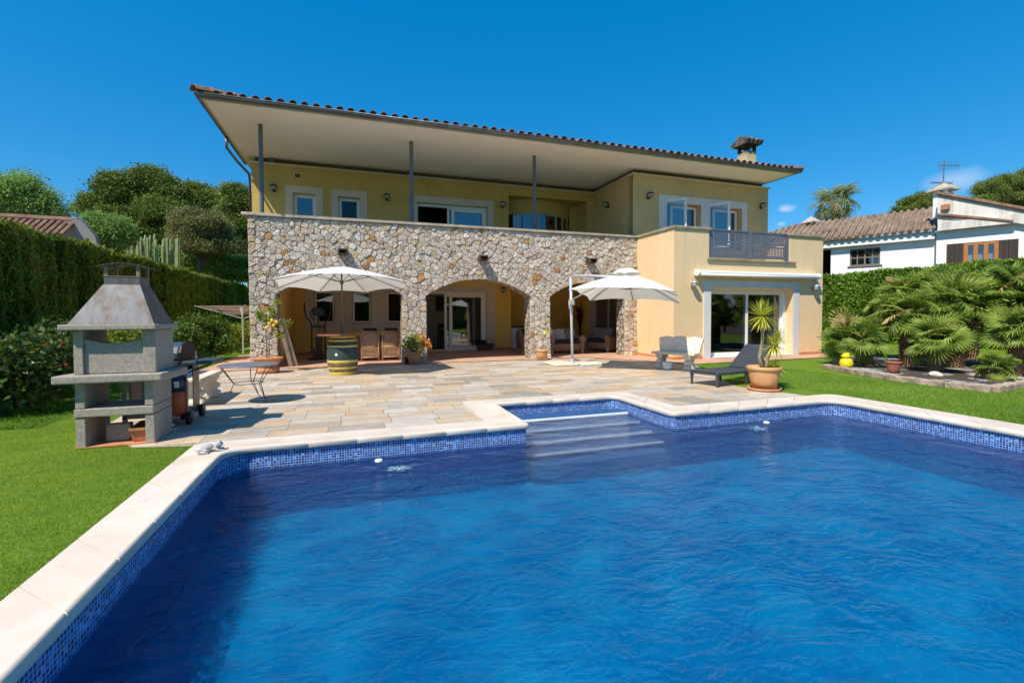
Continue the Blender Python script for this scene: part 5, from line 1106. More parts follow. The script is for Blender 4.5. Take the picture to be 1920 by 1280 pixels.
for y in(7.09,7.64):
    b=B(); b.tube([(-2.070,y,.085),(-2.015,y,.085)],.085,20); w_=b.build('wheel',M['black'],gg,bevel=.01); b=B(); b.tube([(-2.014,y,.085),(-2.008,y,.085)],.03,10); b.build('hub_cap',GM,w_)
gb=thing('gas_bottle','orange gas bottle with a dark blue top standing by the grill','gas bottle',(-2.20,7.12,.0)); b=B(); b.lathe([(.0,.13),(.11,.13),(.135,.16),(.14,.30),(.14,.44)],(-2.20,7.12,0),20); b.build('body',simple('orange_gas_bottle',(.62,.10,.02),.45,.2,6,dirt=(.3,.06,.02)),gb,smooth=True)
b=B(); b.lathe([(.1405,.44),(.14,.56),(.12,.63),(.06,.67),(.0,.67)],(-2.20,7.12,0),20); b.build('top',simple('dark_blue_paint',(.02,.03,.07),.4),gb,smooth=True); b=B(); b.box(-2.175,-2.115,6.985,6.99,.50,.58); b.build('label',M['white'],gb)
b=B(); pts=[(-2.130,7.2,.5),(-2.2,7.25,.35),(-2.19,7.3,.2),(-2.22,7.35,.1),(-2.3,7.5,.05)]; b.tube(pts,.009,6); tag(b.build('gas_hose',simple('pink_rubber_hose',(.5,.32,.26),.6),smooth=True),'pale rubber hose hanging from the gas bottle','hose')
# stone benches with carved legs
def make_bench(lab,loc,rz,L=1.16):
    t=thing('stone_bench',lab,'bench',loc,rz,'carved stone benches'); n=24
    b=B(); pts=[(-L/2-.02,-.19),(L/2+.02,-.19),(L/2,.20),(-L/2,.20)]; b.prism(pts,.385,.445); b.build('seat',M['caststone'],t,world=False,bevel=.015)
    b=B(); top=[]
    for k in range(n+1):
        x=-L/2-.04+(L+.08)*k/n; u=(x+L/2+.04)/(L+.08); top.append((x,.80+.035*abs(math.sin(u*math.pi*3))+.03*math.sin(u*math.pi)))
    poly=[(-L/2+.02,.45),(L/2-.02,.45)]+top[::-1]; Mx=Matrix.Translation((0,.17,.45))@Matrix.Rotation(-.22,4,'X')@Matrix.Translation((0,0,-.45)); b.prism(poly,-.02,.035,'y',Mx); b.build('backrest',BK,t,world=False,bevel=.004)
    for sx in(-1,1):
        b=B(); c=sx*(L/2-.19); prof=[(.15,0),(.16,.05),(.12,.10),(.085,.18),(.10,.27),(.15,.33),(.16,.384)]
        vs=[];fs=[]; m=4
        for i,(w,z) in enumerate(prof):
            d=[.17,.175,.15,.12,.13,.16,.18][i]
            vs+=[(c-w*.62,-d,z),(c+w*.62,-d,z),(c+w*.62,d,z),(c-w*.62,d,z)]
        for i in range(len(prof)-1):
            for k in range(4): fs.append((i*4+k,i*4+(k+1)%4,i*4+4+(k+1)%4,i*4+4+k))
        fs+=[(0,1,2,3),tuple(len(prof)*4-4+k for k in range(4))]; b.add(vs,fs); b.tube([(c-.08,-.135,.20),(c+.08,-.135,.20)],.05,10); b.tube([(c-.08,-.15,.08),(c+.08,-.15,.08)],.04,10); b.build('leg',M['caststone'],t,world=False,bevel=.012)
    return t
def carved():
    b=NB('carved_cast_stone'); v=b.co(); n=b.noise(4,v,6,.7); w_=b.n('ShaderNodeTexVoronoi',feature='SMOOTH_F1'); w_.inputs['Scale'].default_value=13; b.l(v,w_.inputs['Vector']); c=b.mix(b.rng(n,.4,.7,0,.6),(.74,.66,.56),(.50,.43,.36)); b.pbsdf(c,.9,b.bump(w_.outputs['Distance'],.8,.03),0,.2); return b.m
BK=carved()
make_bench('carved stone bench with a scalloped back, half in the shade of the parasol',(7.86,10.0,.006),math.radians(-68))
make_bench('carved stone bench partly hidden behind the gas grill and the round metal table',(-2.42,8.95,.006),math.radians(90),1.25)
# round metal table on three hairpin legs
tc=G(466,684,.62); TM=simple('galvanised_table_top',(.20,.21,.24),.45,.15,5,metal=.3); WR=simple('dark_wire',(.09,.09,.09),.4,metal=.5)
t=thing('metal_table','round grey metal table on thin hairpin legs, casting a round shadow','table',(tc.x,tc.y,0)); b=B(); b.lathe([(0,.632),(.425,.632),(.437,.628),(.44,.615),(.432,.612),(.425,.624),(.0,.626)],(tc.x,tc.y,0),48,cap=False); b.build('table_top',TM,t,smooth=True)
feet=[G(422,758,.006),G(486,742,.006),G(500,756,.006)]
for f in feet:
    b=B(); d=(f-Vector((tc.x,tc.y,0))); d.z=0; d=d.normalized(); s=d.cross(Vector((0,0,1))); c=Vector((tc.x,tc.y,0)); w1=c+d*.21+Vector((0,0,.33))
    for k in(-1,1): b.tube([c+d*.40+s*.07*k+Vector((0,0,.625)),w1+s*.018*k,f+Vector((0,0,.0))],.0065,6)
    b.build('leg',WR,t)
b=B(); b.tube([(tc.x+.21*math.cos(a),tc.y+.21*math.sin(a),.33) for a in np.linspace(0,2*math.pi,28,endpoint=False)],.006,6,closed=True); b.build('ring',WR,t)
# frog ornament on the coping
fc=G(393,846,.035); t=thing('frog_ornament','weathered grey stone frog lying on the pool coping corner','ornament',fc,math.radians(18)); FR=simple('grey_white_stone_frog',(.52,.50,.47),.7,.3,20,.3,90,dirt=(.30,.25,.2))
b=B(); b.sphere((-.04,0,.042),(.085,.055,.042),20,12,Matrix.Rotation(-.12,3,'Y')); b.sphere((.075,.0,.062),(.046,.043,.034),16,10); b.sphere((.085,-.022,.090),.014,10,8); b.sphere((.085,.022,.090),.014,10,8)
for s in(-1,1):
    b.tube([(-.09,s*.045,.035),(-.02,s*.075,.022),(-.10,s*.08,.012),(-.02,s*.095,.008)],[.03,.022,.016,.01],10); b.tube([(.04,s*.035,.045),(.06,s*.055,.02),(.10,s*.06,.008),(.13,s*.065,.006)],[.02,.015,.011,.01],8)
o=b.build('body',FR,t,smooth=True,world=False); md=o.modifiers.new('r','REMESH'); md.mode='VOXEL'; md.voxel_size=.0045; md.use_smooth_shade=True
# ------------------------------------------------------------ pots and plants
def pot(par,r,h,m,c=(0,0,0),rim=.02,n=32,world=False,base=.68):
    b=B(); b.lathe([(0,0),(r*base,0),(r*(base+.12),h*.35),(r*.93,h*.8),(r*.93,h*.83),(r,h*.84),(r*1.02,h*.93),(r,h),(r*.9,h),(r*.86,h*.85),(0,h*.85)],c,n,cap=False); return b.build('pot',m,par,smooth=True,world=world)
def sword_rosette(name,par,c,n,ln,w,mat_,lo=-.9,hi=1.45,droop=.25):
    V=[];F=[];R=[]
    for k in range(n):
        az_=2.39996*k+random.uniform(-.1,.1); el_=hi+(lo-hi)*(k/n)**.9+random.uniform(-.1,.1); l=ln*random.uniform(.8,1.1)*(1-.25*abs(el_)/1.5)
        d=Vector((math.cos(az_)*math.cos(el_),math.sin(az_)*math.cos(el_),math.sin(el_))); s=d.cross(Vector((0,0,1))).normalized(); i0=len(V); r=np.clip(.95-.75*k/n+random.uniform(-.15,.15),0,1) if mat_ is None else random.random()*.5+ .45*(k/n)
        for f,wv in((0,.5),(.3,1),(.7,.75),(1,.03)):
            p=Vector(c)+d*l*f+Vector((0,0,-droop*l*f*f*math.cos(el_))); V+=[p+s*w*wv,p-s*w*wv]
        for j in range(3): F.append((i0+2*j,i0+2*j+1,i0+2*j+3,i0+2*j+2)); R.append(min(r,1))
    off=np.array(wloc(par)); return np_mesh(name,np.array([tuple(v) for v in V])+off,np.array(F),mat_,par,np.array(R))
M['yucca']=leafmat('yucca_leaf',(.20,.26,.03),(.66,.64,.09),(.85,.62,.20),.3,.4); M['ydry']=leafmat('dry_yucca_leaf',(.35,.27,.13),(.5,.4,.2),None,.2)
yp=G(1447,736,.006); yc=Vector((yp.x+.11,yp.y+.27,.006)); t=thing('potted_yucca','tall yucca with three yellow-green leaf heads in a large terracotta pot by the pool','potted plant',yc); pot(t,.295,.41,M['terra_l'],(0,0,.035))
b=B(); b.lathe([(0,0),(.25,0),(.285,.012),(.29,.055),(.275,.055),(.265,.02),(0,.02)],(0,0,0),32,cap=False); b.build('saucer',M['terra'],t,smooth=True,world=False); b=B(); b.lathe([(0,.385),(.285,.38)],(0,0,0),24,cap=False); b.build('soil',M['soil'],t,world=False)
def rel(px,py): q=P(px,py,'y',yc.y); return Vector((q.x-yc.x,0,q.z-yc.z))
h1,h2,h3=rel(1430,592),rel(1447,647),rel(1465,632); YT=simple('yucca_trunk',(.36,.29,.2),.9,.4,20,.5,50)
b=B(); b.tube([(-.02,0,.36),(-.10,.02,.62),(h1.x+.01,0,.95),(h1.x,0,h1.z)],[.04,.03,.024,.022],8); b.tube([(.0,-.03,.36),(.02,-.05,.6),(h2.x,-.08,h2.z)],[.035,.03,.024],8); b.tube([(.05,.0,.36),(.10,.03,.55),(h3.x,.05,h3.z)],[.035,.025,.018],8); b.build('stem',YT,t,smooth=True,world=False)
sword_rosette('leaves',t,h1,150,.43,.011,M['yucca'],-1.05,1.5,.06); sword_rosette('leaves',t,(h2.x-.06,-.12,h2.z),120,.36,.010,M['yucca'],-1.0,1.4,.15); sword_rosette('leaves',t,(h3.x,.05,h3.z),60,.25,.008,M['yucca'],-.8,1.4,.12); sword_rosette('leaves',t,(.14,-.08,.42),50,.30,.009,M['yucca'],-.1,1.3,.5)
sword_rosette('dry_leaves',t,(h1.x,0,h1.z-.03),30,.34,.008,M['ydry'],-1.5,-.9,.1)
# lemon tree
lp=Vector((-2.02,12.9,.006)); t=thing('potted_lemon_tree','slender lemon tree with yellow fruit in a wide terracotta bowl by the left pier','potted plant',lp)
b=B(); b.lathe([(0,0),(.24,0),(.26,.05),(.26,.12),(.20,.14),(.22,.16),(.32,.34),(.345,.36),(.34,.385),(.31,.375),(.2,.33),(0,.33)],(0,0,0),32,cap=False); b.build('pot',M['terra'],t,smooth=True,world=False)
b=B(); b.tube([(-.02,0,.3),(-.02,0,.8),(-.04,0,1.15),(-.10,0,1.5)],[.018,.014,.012,.006],6); b.tube([(.03,0,.3),(.03,.02,.75),(.12,0,1.2),(.2,0,1.75)],[.014,.012,.01,.005],6)
for x,z,x2,z2 in((-.02,.9,-.25,.98),(-.03,1.1,-.28,1.45),(.1,1.1,.42,1.2),(.12,1.2,.35,.9),(.05,1.0,.28,1.05)): b.tube([(x,0,z),((x+x2)/2,.03,(z+z2)/2+.04),(x2,.0,z2)],[.008,.006,.003],5)
b.build('trunk',M['bark'],t,world=False)
bl=[(lp.x+a,lp.y+c_,lp.z+d,e,e,f) for a,c_,d,e,f in((-.16,0,1.45,.12,.14),(-.02,0,1.32,.14,.12),(.12,0,1.5,.12,.2),(.22,0,1.75,.08,.14),(.2,.05,1.2,.16,.12),(.42,0,1.22,.14,.1),(.28,0,.95,.12,.12),(-.22,0,1.12,.1,.08),(-.2,0,.92,.08,.04))]
C,r=clumps(bl,60,10,.10,.2); foliage('leaves',C,.075,M['yleaf'],t,2.0,rnd=r)
LM=simple('lemon_yellow',(.75,.48,.03),.45,.1); b=B()
for x,z in((.06,1.22),(.12,1.30),(.16,1.18),(.0,1.12),(.22,1.25)): b.sphere((x,-.09,z),(.04,.04,.048),12,8)
b.build('lemon',LM,t,smooth=True,world=False)
for k,(x0,lab) in enumerate(((-1.70,'front one of two weathered boards leaning on the left pier'),(-1.62,'rear one of two weathered boards leaning on the left pier'))):
    b=B(); b.box(-.05,.05,-.012,.012,0,1.35); o=b.build('leaning_board',M['wood']); o.location=(x0+.06+.04*k,14.12+.08*k,.025); o.rotation_euler=(0,-.22-.03*k,.25); tag(o,lab,'board',)
# jade plant
M['jade']=leafmat('jade_leaf',(.07,.13,.015),(.36,.40,.05),(.62,.20,.03),.2,.35); M['jadeo']=leafmat('orange_jade_leaf',(.40,.16,.03),(.72,.33,.06),None,.25,.35)
jp=G(777,684,.01)+Vector((.02,.17,0)); t=thing('potted_succulent','bushy succulent turning orange on its right side, in a terracotta pot by the middle pier','potted plant',jp); pot(t,.22,.34,M['terra'],(0,0,.03)); b=B(); b.lathe([(0,0),(.18,0),(.21,.035),(0,.03)],(0,0,0),24); b.build('saucer',M['terra'],t,world=False)
bl=[(jp.x+a,jp.y+c_,jp.z+d,e,e,f) for a,c_,d,e,f in((-.12,0,.62,.22,.2),(.05,0,.68,.24,.2),(-.2,0,.52,.16,.12),(.0,-.1,.5,.2,.12))]
C,r=clumps(bl,110,9,.09,.45); foliage('leaves',C,.055,M['jade'],t,1.5,rnd=r*.75)
bl=[(jp.x+a,jp.y+c_,jp.z+d,e,e,f) for a,c_,d,e,f in((.26,0,.62,.14,.16),(.38,0,.55,.10,.12),(.16,0,.78,.1,.08))]; C,r=clumps(bl,45,9,.09,.3); foliage('leaves',C,.06,M['jadeo'],t,1.5,rnd=r)
b=B(); 
for k in range(7): a=k*.9; b.tube([(0,0,.3),(.12*math.cos(a),.1*math.sin(a),.5),(.2*math.cos(a),.15*math.sin(a),.65)],[.02,.014,.008],6)
b.build('stem',M['bark'],t,world=False)
bp_=G(765,683,.01)+Vector((0,.12,0)); t=thing('small_black_pot','small empty black plastic pot left of the orange succulent','pot',bp_); pot(t,.10,.19,M['black'],(0,0,0))
sp=G(1020,675,.01)+Vector((0,.17,0)); t=thing('potted_plant','small spiky plant on a thin bare stem in a terracotta pot against the stone pier','potted plant',sp); pot(t,.20,.29,M['terra_l'],(0,0,.02)); b=B(); b.lathe([(0,0),(.17,0),(.2,.03),(0,.025)],(0,0,0),24); b.build('saucer',M['terra_l'],t,world=False)
b=B(); b.tube([(0,0,.25),(.0,0,.55),(.10,0,.75),(.20,0,.92)],[.014,.012,.01,.009],6); b.tube([(.0,0,.5),(.03,0,.65),(.08,0,.7)],.008,6); b.build('stem',M['bark'],t,world=False); sword_rosette('leaves',t,(.20,0,.92),46,.24,.012,M['yucca'],-.9,1.4,.25)
wp2=G(1258,694,.006)+Vector((.0,.13,0)); t=thing('white_pot','small squat white pot standing in front of the stone bench','pot',wp2); b=B(); b.lathe([(0,0),(.11,0),(.135,.05),(.14,.19),(.125,.21),(.11,.2),(.1,.08),(0,.07)],(0,0,0),24,cap=False); b.build('pot',simple('white_glaze',(.72,.69,.64),.4,.1),t,smooth=True,world=False)
bpp=(11.95,7.42); t=thing('terracotta_pot','plain terracotta pot standing in the palm bed beneath the leaves','pot',(*bpp,.03)); pot(t,.155,.27,simple('dark_terracotta',(.30,.10,.05),.75,.3,8),(0,0,0))
t=thing('terracotta_pot','round terracotta jar lying near the right palms in the bed','pot',(14.3,5.95,.03)); b=B(); b.lathe([(0,0),(.1,0),(.17,.08),(.19,.18),(.15,.28),(.09,.32),(.1,.35),(.08,.35),(0,.3)],(0,0,0),24,cap=False); b.build('pot',M['terra'],t,smooth=True,world=False)
# yellow figure
yf=G(1587,688,.11); YM=simple('bright_yellow_glaze',(.85,.62,.01),.35,.08); t=thing('yellow_ornament','bright yellow rounded ceramic figure sitting on the end of the bed edging','ornament',Vector((yf.x+.03,yf.y+.03,.10))); t.scale=(.66,.66,.66)
b=B(); b.lathe([(0,0),(.17,0),(.20,.05),(.215,.16),(.19,.27),(.13,.34),(0,.36)],(0,0,0),24,cap=False); o=b.build('body',YM,t,smooth=True,world=False)
b=B(); b.sphere((-.03,0,.42),(.16,.14,.085),18,12); b.sphere((.0,-.05,.50),(.08,.07,.05),12,8); b.sphere((.02,.06,.49),(.06,.05,.045),12,8); b.build('head',YM,t,smooth=True,world=False)
for s in(-1,1): b=B(); b.sphere((s*.15,-.07,.13),(.07,.09,.12),12,8); b.build('leg',YM,t,smooth=True,world=False)
# white stones in bed
for k,(x,y,r,lab) in enumerate(((12.25,6.75,.13,'pale rounded rock between the pot and the low palm in the bed'),)):
    bm=bmesh.new(); bmesh.ops.create_icosphere(bm,subdivisions=3,radius=r); 
    for v in bm.verts: 
        from mathutils import noise as mn
        v.co*=1+.3*mn.noise(v.co*6+Vector((k*9,0,0))); v.co.z*=.6
    me=bpy.data.meshes.new('garden_rock'); bm.to_mesh(me); bm.free(); me.materials.append(M['caststone']); o=bpy.data.objects.new('garden_rock',me); COL.objects.link(o); o.location=(x,y,.06); tag(o,lab,'rock')
# ------------------------------------------------------------ sun lounger
t=thing('sun_lounger','anthracite plastic sun lounger with its back raised, on the terrace edge','sun lounger',(6.53,7.48,.006),math.radians(11)); LG=simple('anthracite_plastic',(.052,.056,.066),.5,.1,20,.15,200)
b=B(); W=.33; b.box(0,1.95,-W,-W+.05,.225,.285); b.box(0,1.95,W-.05,W,.225,.285); b.box(0,.05,-W+.05,W-.05,.225,.285); b.box(1.90,1.95,-W+.05,W-.05,.225,.285); b.build('frame',LG,t,world=False,bevel=.012)
b=B()
for k in range(15): x=.058+k*.078; b.box(x,x+.066,-W+.052,W-.052,.268,.282)
b.build('seat',LG,t,world=False)
MR=Matrix.Translation((1.24,0,.275))@Matrix.Rotation(-math.radians(37),4,'Y'); b=B(); b.box(0,.76,-W+.03,-W+.07,0,.03,MR); b.box(0,.76,W-.07,W-.03,0,.03,MR); b.box(.70,.76,-W+.07,W-.07,0,.03,MR)
for k in range(10): b.box(.01+k*.07,.07+k*.07,-W+.07,W-.07,.008,.024,MR)
b.build('backrest',LG,t,world=False,bevel=.006)
b=B(); b.tube([(1.75,-.2,.24),(1.62,-.2,.55)],.012,6); b.tube([(1.75,.2,.24),(1.62,.2,.55)],.012,6); b.build('support',LG,t,world=False)
for x in(.03,.93,1.85):
    for s in(-1,1): b=B(); b.tube([(x+.01,s*(W-.035),.0),(x+.01,s*(W-.035),.225)],[.022,.034],8); b.build('leg',LG,t,world=False)
# ------------------------------------------------------------ parasols
M['canvas']=None
def canvasmat():
    b=NB('off_white_canvas'); n=b.noise(5,b.co('World'),4,.6); c=b.mix(b.rng(n,.4,.7,0,.3),(.80,.80,.76),(.70,.70,.66)); d=b.n('ShaderNodeBsdfDiffuse'); b.l(c,d.inputs[0]); t_=b.n('ShaderNodeBsdfTranslucent'); b.l(c,t_.inputs[0]); m=b.n('ShaderNodeMixShader'); m.inputs[0].default_value=.30; b.l(d.outputs[0],m.inputs[1]); b.l(t_.outputs[0],m.inputs[2]); b.l(m.outputs[0],b.out.inputs[0]); return b.m
CV=canvasmat(); PG=simple('grey_parasol_metal',(.13,.14,.15),.4,.1,metal=.4); PW=simple('pale_grey_parasol_metal',(.55,.57,.60),.35,.1,metal=.2)
def canopy(par,c,corners,apexz,sag=.10,nseg=8,tiltf=None,rib_m=None,drop=.0):
    # corners: world rim points; panels sag between ribs, edges curve in
    b=B(); m=len(corners); apex=Vector((c[0],c[1],apexz)); N=nseg; R=10
    for i in range(m):
        a,d=Vector(corners[i]),Vector(corners[(i+1)%m]); grid=[]
        for r in range(R+1):
            f=r/R; row=[]
            for k in range(N+1):
                u=k/N; e=a.lerp(d,u); p=apex.lerp(e,f); bow=math.sin(math.pi*u)
                p.z+= .045*math.sin(math.pi*f)*(1-.5*bow) - .03*bow*f + (.05*bow*f**3); p=p+(apex-p)*(.035*bow*f*f); row.append(p)
            grid.append(row)
        for r in range(R):
            for k in range(N): b.quad(grid[r][k],grid[r][k+1],grid[r+1][k+1],grid[r+1][k])
    cv=b.build('canopy',CV,par,smooth=False); bm=bmesh.new(); bm.from_mesh(cv.data); bmesh.ops.remove_doubles(bm,verts=bm.verts,dist=1e-4); bm.to_mesh(cv.data); bm.free(); smooth_by_angle(cv,12)
    return cv
def ribs(par,c,hub,corners,apexz,m,strut=True):
    for q in corners:
        q=Vector(q); a=Vector((c[0],c[1],apexz-.05)); b=B(); mid=a.lerp(q,.5)+Vector((0,0,.02)); b.tube([a,mid,q+Vector((0,0,-.02))],.010,6); r=b.build('rib',m,par)
        if strut: b=B(); b.tube([Vector((c[0],c[1],hub)),a.lerp(q,.42)+Vector((0,0,.005))],.008,6); b.build('strut',m,r)
c1=(-.25,11.98); t=thing('parasol','round off-white parasol on a grey pole standing in the barrel table','parasol',(c1[0],c1[1],0)); R_=1.58
cor=[(c1[0]+R_*math.cos(a),c1[1]+R_*math.sin(a),2.17-.075*math.sin(a)*R_) for a in [math.pi/8+k*math.pi/4 for k in range(8)]]
canopy(t,c1,cor,2.60); ribs(t,c1,2.22,cor,2.60,PG)
b=B(); b.tube([(c1[0],c1[1],.98),(c1[0],c1[1],2.62)],.021,12); b.build('pole',PG,t); b=B(); b.tube([(c1[0],c1[1],1.0),(c1[0],c1[1],1.03),(c1[0],c1[1],1.2),(c1[0],c1[1],1.28)],[.022,.035,.035,.022],12); b.build('crank_housing',PG,t); b=B(); b.lathe([(.03,2.17),(.045,2.2),(.045,2.25),(.03,2.27)],(c1[0],c1[1],0),12); b.build('hub',PG,t)
c2=(6.57,10.26); t=thing('cantilever_parasol','square off-white cantilever parasol hung from a pale side post with white base slabs','parasol',(5.95,12.1,0)); ph=-.707; sz=2.42; zf=lambda x,y:1.875-.078*(x-c2[0])-.037*(y-c2[1]); cor=[]
for a,d in((-1,-1),(0,-1),(1,-1),(1,0),(1,1),(0,1),(-1,1),(-1,0)):
    x=a*sz/2;y=d*sz/2; X=c2[0]+x*math.cos(ph)-y*math.sin(ph); Y=c2[1]+x*math.sin(ph)+y*math.cos(ph); cor.append((X,Y,zf(X,Y)+(.06 if 0 in(a,d) else 0)))
canopy(t,c2,cor,2.46); ribs(t,c2,2.06,cor,2.44,PG)
vc=[(c2[0]+(q[0]-c2[0])*.27,c2[1]+(q[1]-c2[1])*.27,2.44) for q in cor]; canopy(t,c2,vc,2.60).name='vent_cap'
b=B(); b.tube([(5.95,12.1,.05),(5.89,12.1,2.50)],.038,12); b.build('post',PW,t,smooth=True); b=B(); b.tube([(5.89,12.1,2.52),(6.1,11.5,2.50),(c2[0],c2[1],2.36)],.03,8); b.tube([(5.92,12.1,1.85),(6.15,11.4,2.10),(6.3,11.0,2.22)],.018,8); b.build('arm',PW,t,smooth=True)
b=B(); b.box(5.86,5.98,12.02,12.18,1.70,1.86); b.tube([(5.86,12.04,1.78),(5.80,12.0,1.70),(5.82,12.0,1.58)],.02,8); b.build('crank_housing',simple('beige_plastic',(.45,.42,.36),.5),t,bevel=.02)
b=B(); b.tube([(5.95,12.1,.06),(5.95,12.1,.16)],.06,12); b.box(5.5,6.4,12.07,12.13,.03,.055); b.box(5.92,5.98,11.7,12.5,.03,.056); b.build('foot',PW,t); b=B(); b.tube([(5.95,12.0,.14),(6.12,11.98,.12)],.015,6); b.build('pedal',M['black'],t)
BS=simple('white_concrete_base',(.66,.60,.50),.8,.15,8,.2)
for x0,y0,rz in((5.22,11.62,0),(5.97,11.50,0)):
    b=B(); b.box(0,.68,0,.5,0,.07); o=b.build('base_slab',BS,t,bevel=.025,world=False); o.location=(x0-5.95,y0-12.1,.006); o.rotation_euler=(0,0,rz)
b=B(); b.box(0,.68,0,.45,0,.06); o=b.build('base_slab',BS,t,bevel=.025,world=False); o.location=(5.25-5.95,12.2-12.1,.006)
# ------------------------------------------------------------ porch furniture
# barrel
bc=(-.25,11.98); t=thing('painted_barrel','wooden barrel painted dark green with yellow and rusty hoops, in front of the table','barrel',(*bc,.006))
def barrel():
    b=NB('green_barrel_paint'); v=b.co(); x,y,z=b.xyz(v); a=b.math('ARCTAN2',y,x); st=b.math('FRACT',b.math('MULTIPLY',a,4.0)); e=b.rng(b.math('ABSOLUTE',b.math('SUBTRACT',st,.5)),.47,.5); n=b.noise(9,v,7,.75); c=b.mix(b.rng(n,.4,.7,0,.6),(.022,.050,.045),(.05,.09,.08)); c=b.mix(b.rng(b.noise(22,v,5,.75),.66,.74,0,.8),c,(.5,.47,.4)); c=b.mix(e,c,(.01,.015,.015)); b.pbsdf(c,.55,b.bump(b.math('SUBTRACT',1,e),.4,.006)); return b.m
rb=lambda z:.275+.085*math.sin(math.pi*min(max((z+.02)/.98,0),1))
b=B(); zs=np.linspace(0,.93,24); b.lathe([(0,.0)]+[(rb(z),z) for z in zs]+[(rb(.93)-.02,.93),(rb(.9)-.02,.90),(0,.90)],(0,0,0),48,cap=False); b.build('staves',barrel(),t,smooth=True,world=False)
YH=simple('yellow_hoop_paint',(.72,.55,.10),.5,.15,10,dirt=(.45,.33,.08)); RH_=simple('rusty_hoop',(.16,.12,.07),.8,.6,14,.5,40,dirt=(.45,.38,.12))
for z0,z1,m in((.0,.075,YH),(.15,.195,YH),(.30,.355,YH),(.665,.71,YH),(.80,.845,YH),(.885,.928,YH),(.08,.148,RH_),(.20,.295,RH_)):
    b=B(); k=5; b.lathe([(rb(z0+(z1-z0)*i/k)+.006,z0+(z1-z0)*i/k) for i in range(k+1)],(0,0,0),48); b.build('hoop',m,t,smooth=True,world=False)
b=B(); a=math.radians(-112); b.add([],[]); Mx=Matrix.Translation((math.cos(a)*(rb(.5)+.004),math.sin(a)*(rb(.5)+.004),.50))@Matrix.Rotation(a,4,'Z')@Matrix.Rotation(math.pi/2,4,'Y'); b.add([Mx@Vector((.036*math.cos(k*math.pi/10),.03*math.sin(k*math.pi/10),0)) for k in range(20)]+[Mx@Vector((.036*math.cos(k*math.pi/10),.03*math.sin(k*math.pi/10),.004)) for k in range(20)],[tuple(range(20)),tuple(range(20,40))]+[(k,(k+1)%20,20+(k+1)%20,20+k) for k in range(20)]); b.build('bung_cap',M['white'],t,world=False)
# round board on the barrel
b=B(); b.lathe([(0,.935),(.565,.935),(.575,.945),(.575,.965),(.565,.975),(0,.975)],(0,0,0),48,cap=False); b.build('table_top',M['brownwood'],t,world=False)
# dining table in the left arch
t=thing('dining_table','dark red-brown wooden dining table inside the left arch, beyond the rattan chairs','table',(.95,15.8,.022)); b=B(); b.box(-.85,.95,-.45,.45,.70,.74); b.build('table_top',M['brownwood'],t,bevel=.01,world=False)
b=B(); b.box(-.78,.88,-.4,-.37,.56,.70); b.box(-.78,.88,.37,.4,.56,.70); b.build('apron',M['brownwood'],t,world=False)
for x in(-.76,.86):
    for y in(-.37,.37): b=B(); b.box(x-.06,x+.06,y-.05,y+.05,0,.70); b.build('leg',M['brownwood'],t,world=False)
DW=simple('dark_chair_wood',(.06,.03,.02),.5,.2)
def wood_chair(lab,loc,rz,g,h=.98):
    t=thing('dining_chair',lab,'chair',loc,rz,g); b=B(); b.box(-.22,.22,-.22,.22,.43,.46); b.build('seat',DW,t,world=False)
    b=B(); b.box(-.22,.22,.19,.215,h-.16,h); b.box(-.22,.22,.19,.21,.60,.64)
    for k in range(4): b.box(-.15+k*.09,-.12+k*.09,.19,.205,.64,h-.16)
    b.build('backrest',DW,t,world=False)
    for x in(-.2,.2):
        b=B(); b.box(x-.02,x+.02,.18,.22,0,h-.001); b.build('leg',DW,t,world=False); b=B(); b.box(x-.02,x+.02,-.22,-.18,0,.43); b.build('leg',DW,t,world=False)
    return t
wc=wood_chair('dark wooden chair behind the dining table, above the left rattan chair',(.55,16.55,.022),0,'dark chairs beyond the dining table')
dup(wc,(1.25,16.55,.022),0,'dark wooden chair behind the dining table, above the right rattan chair')
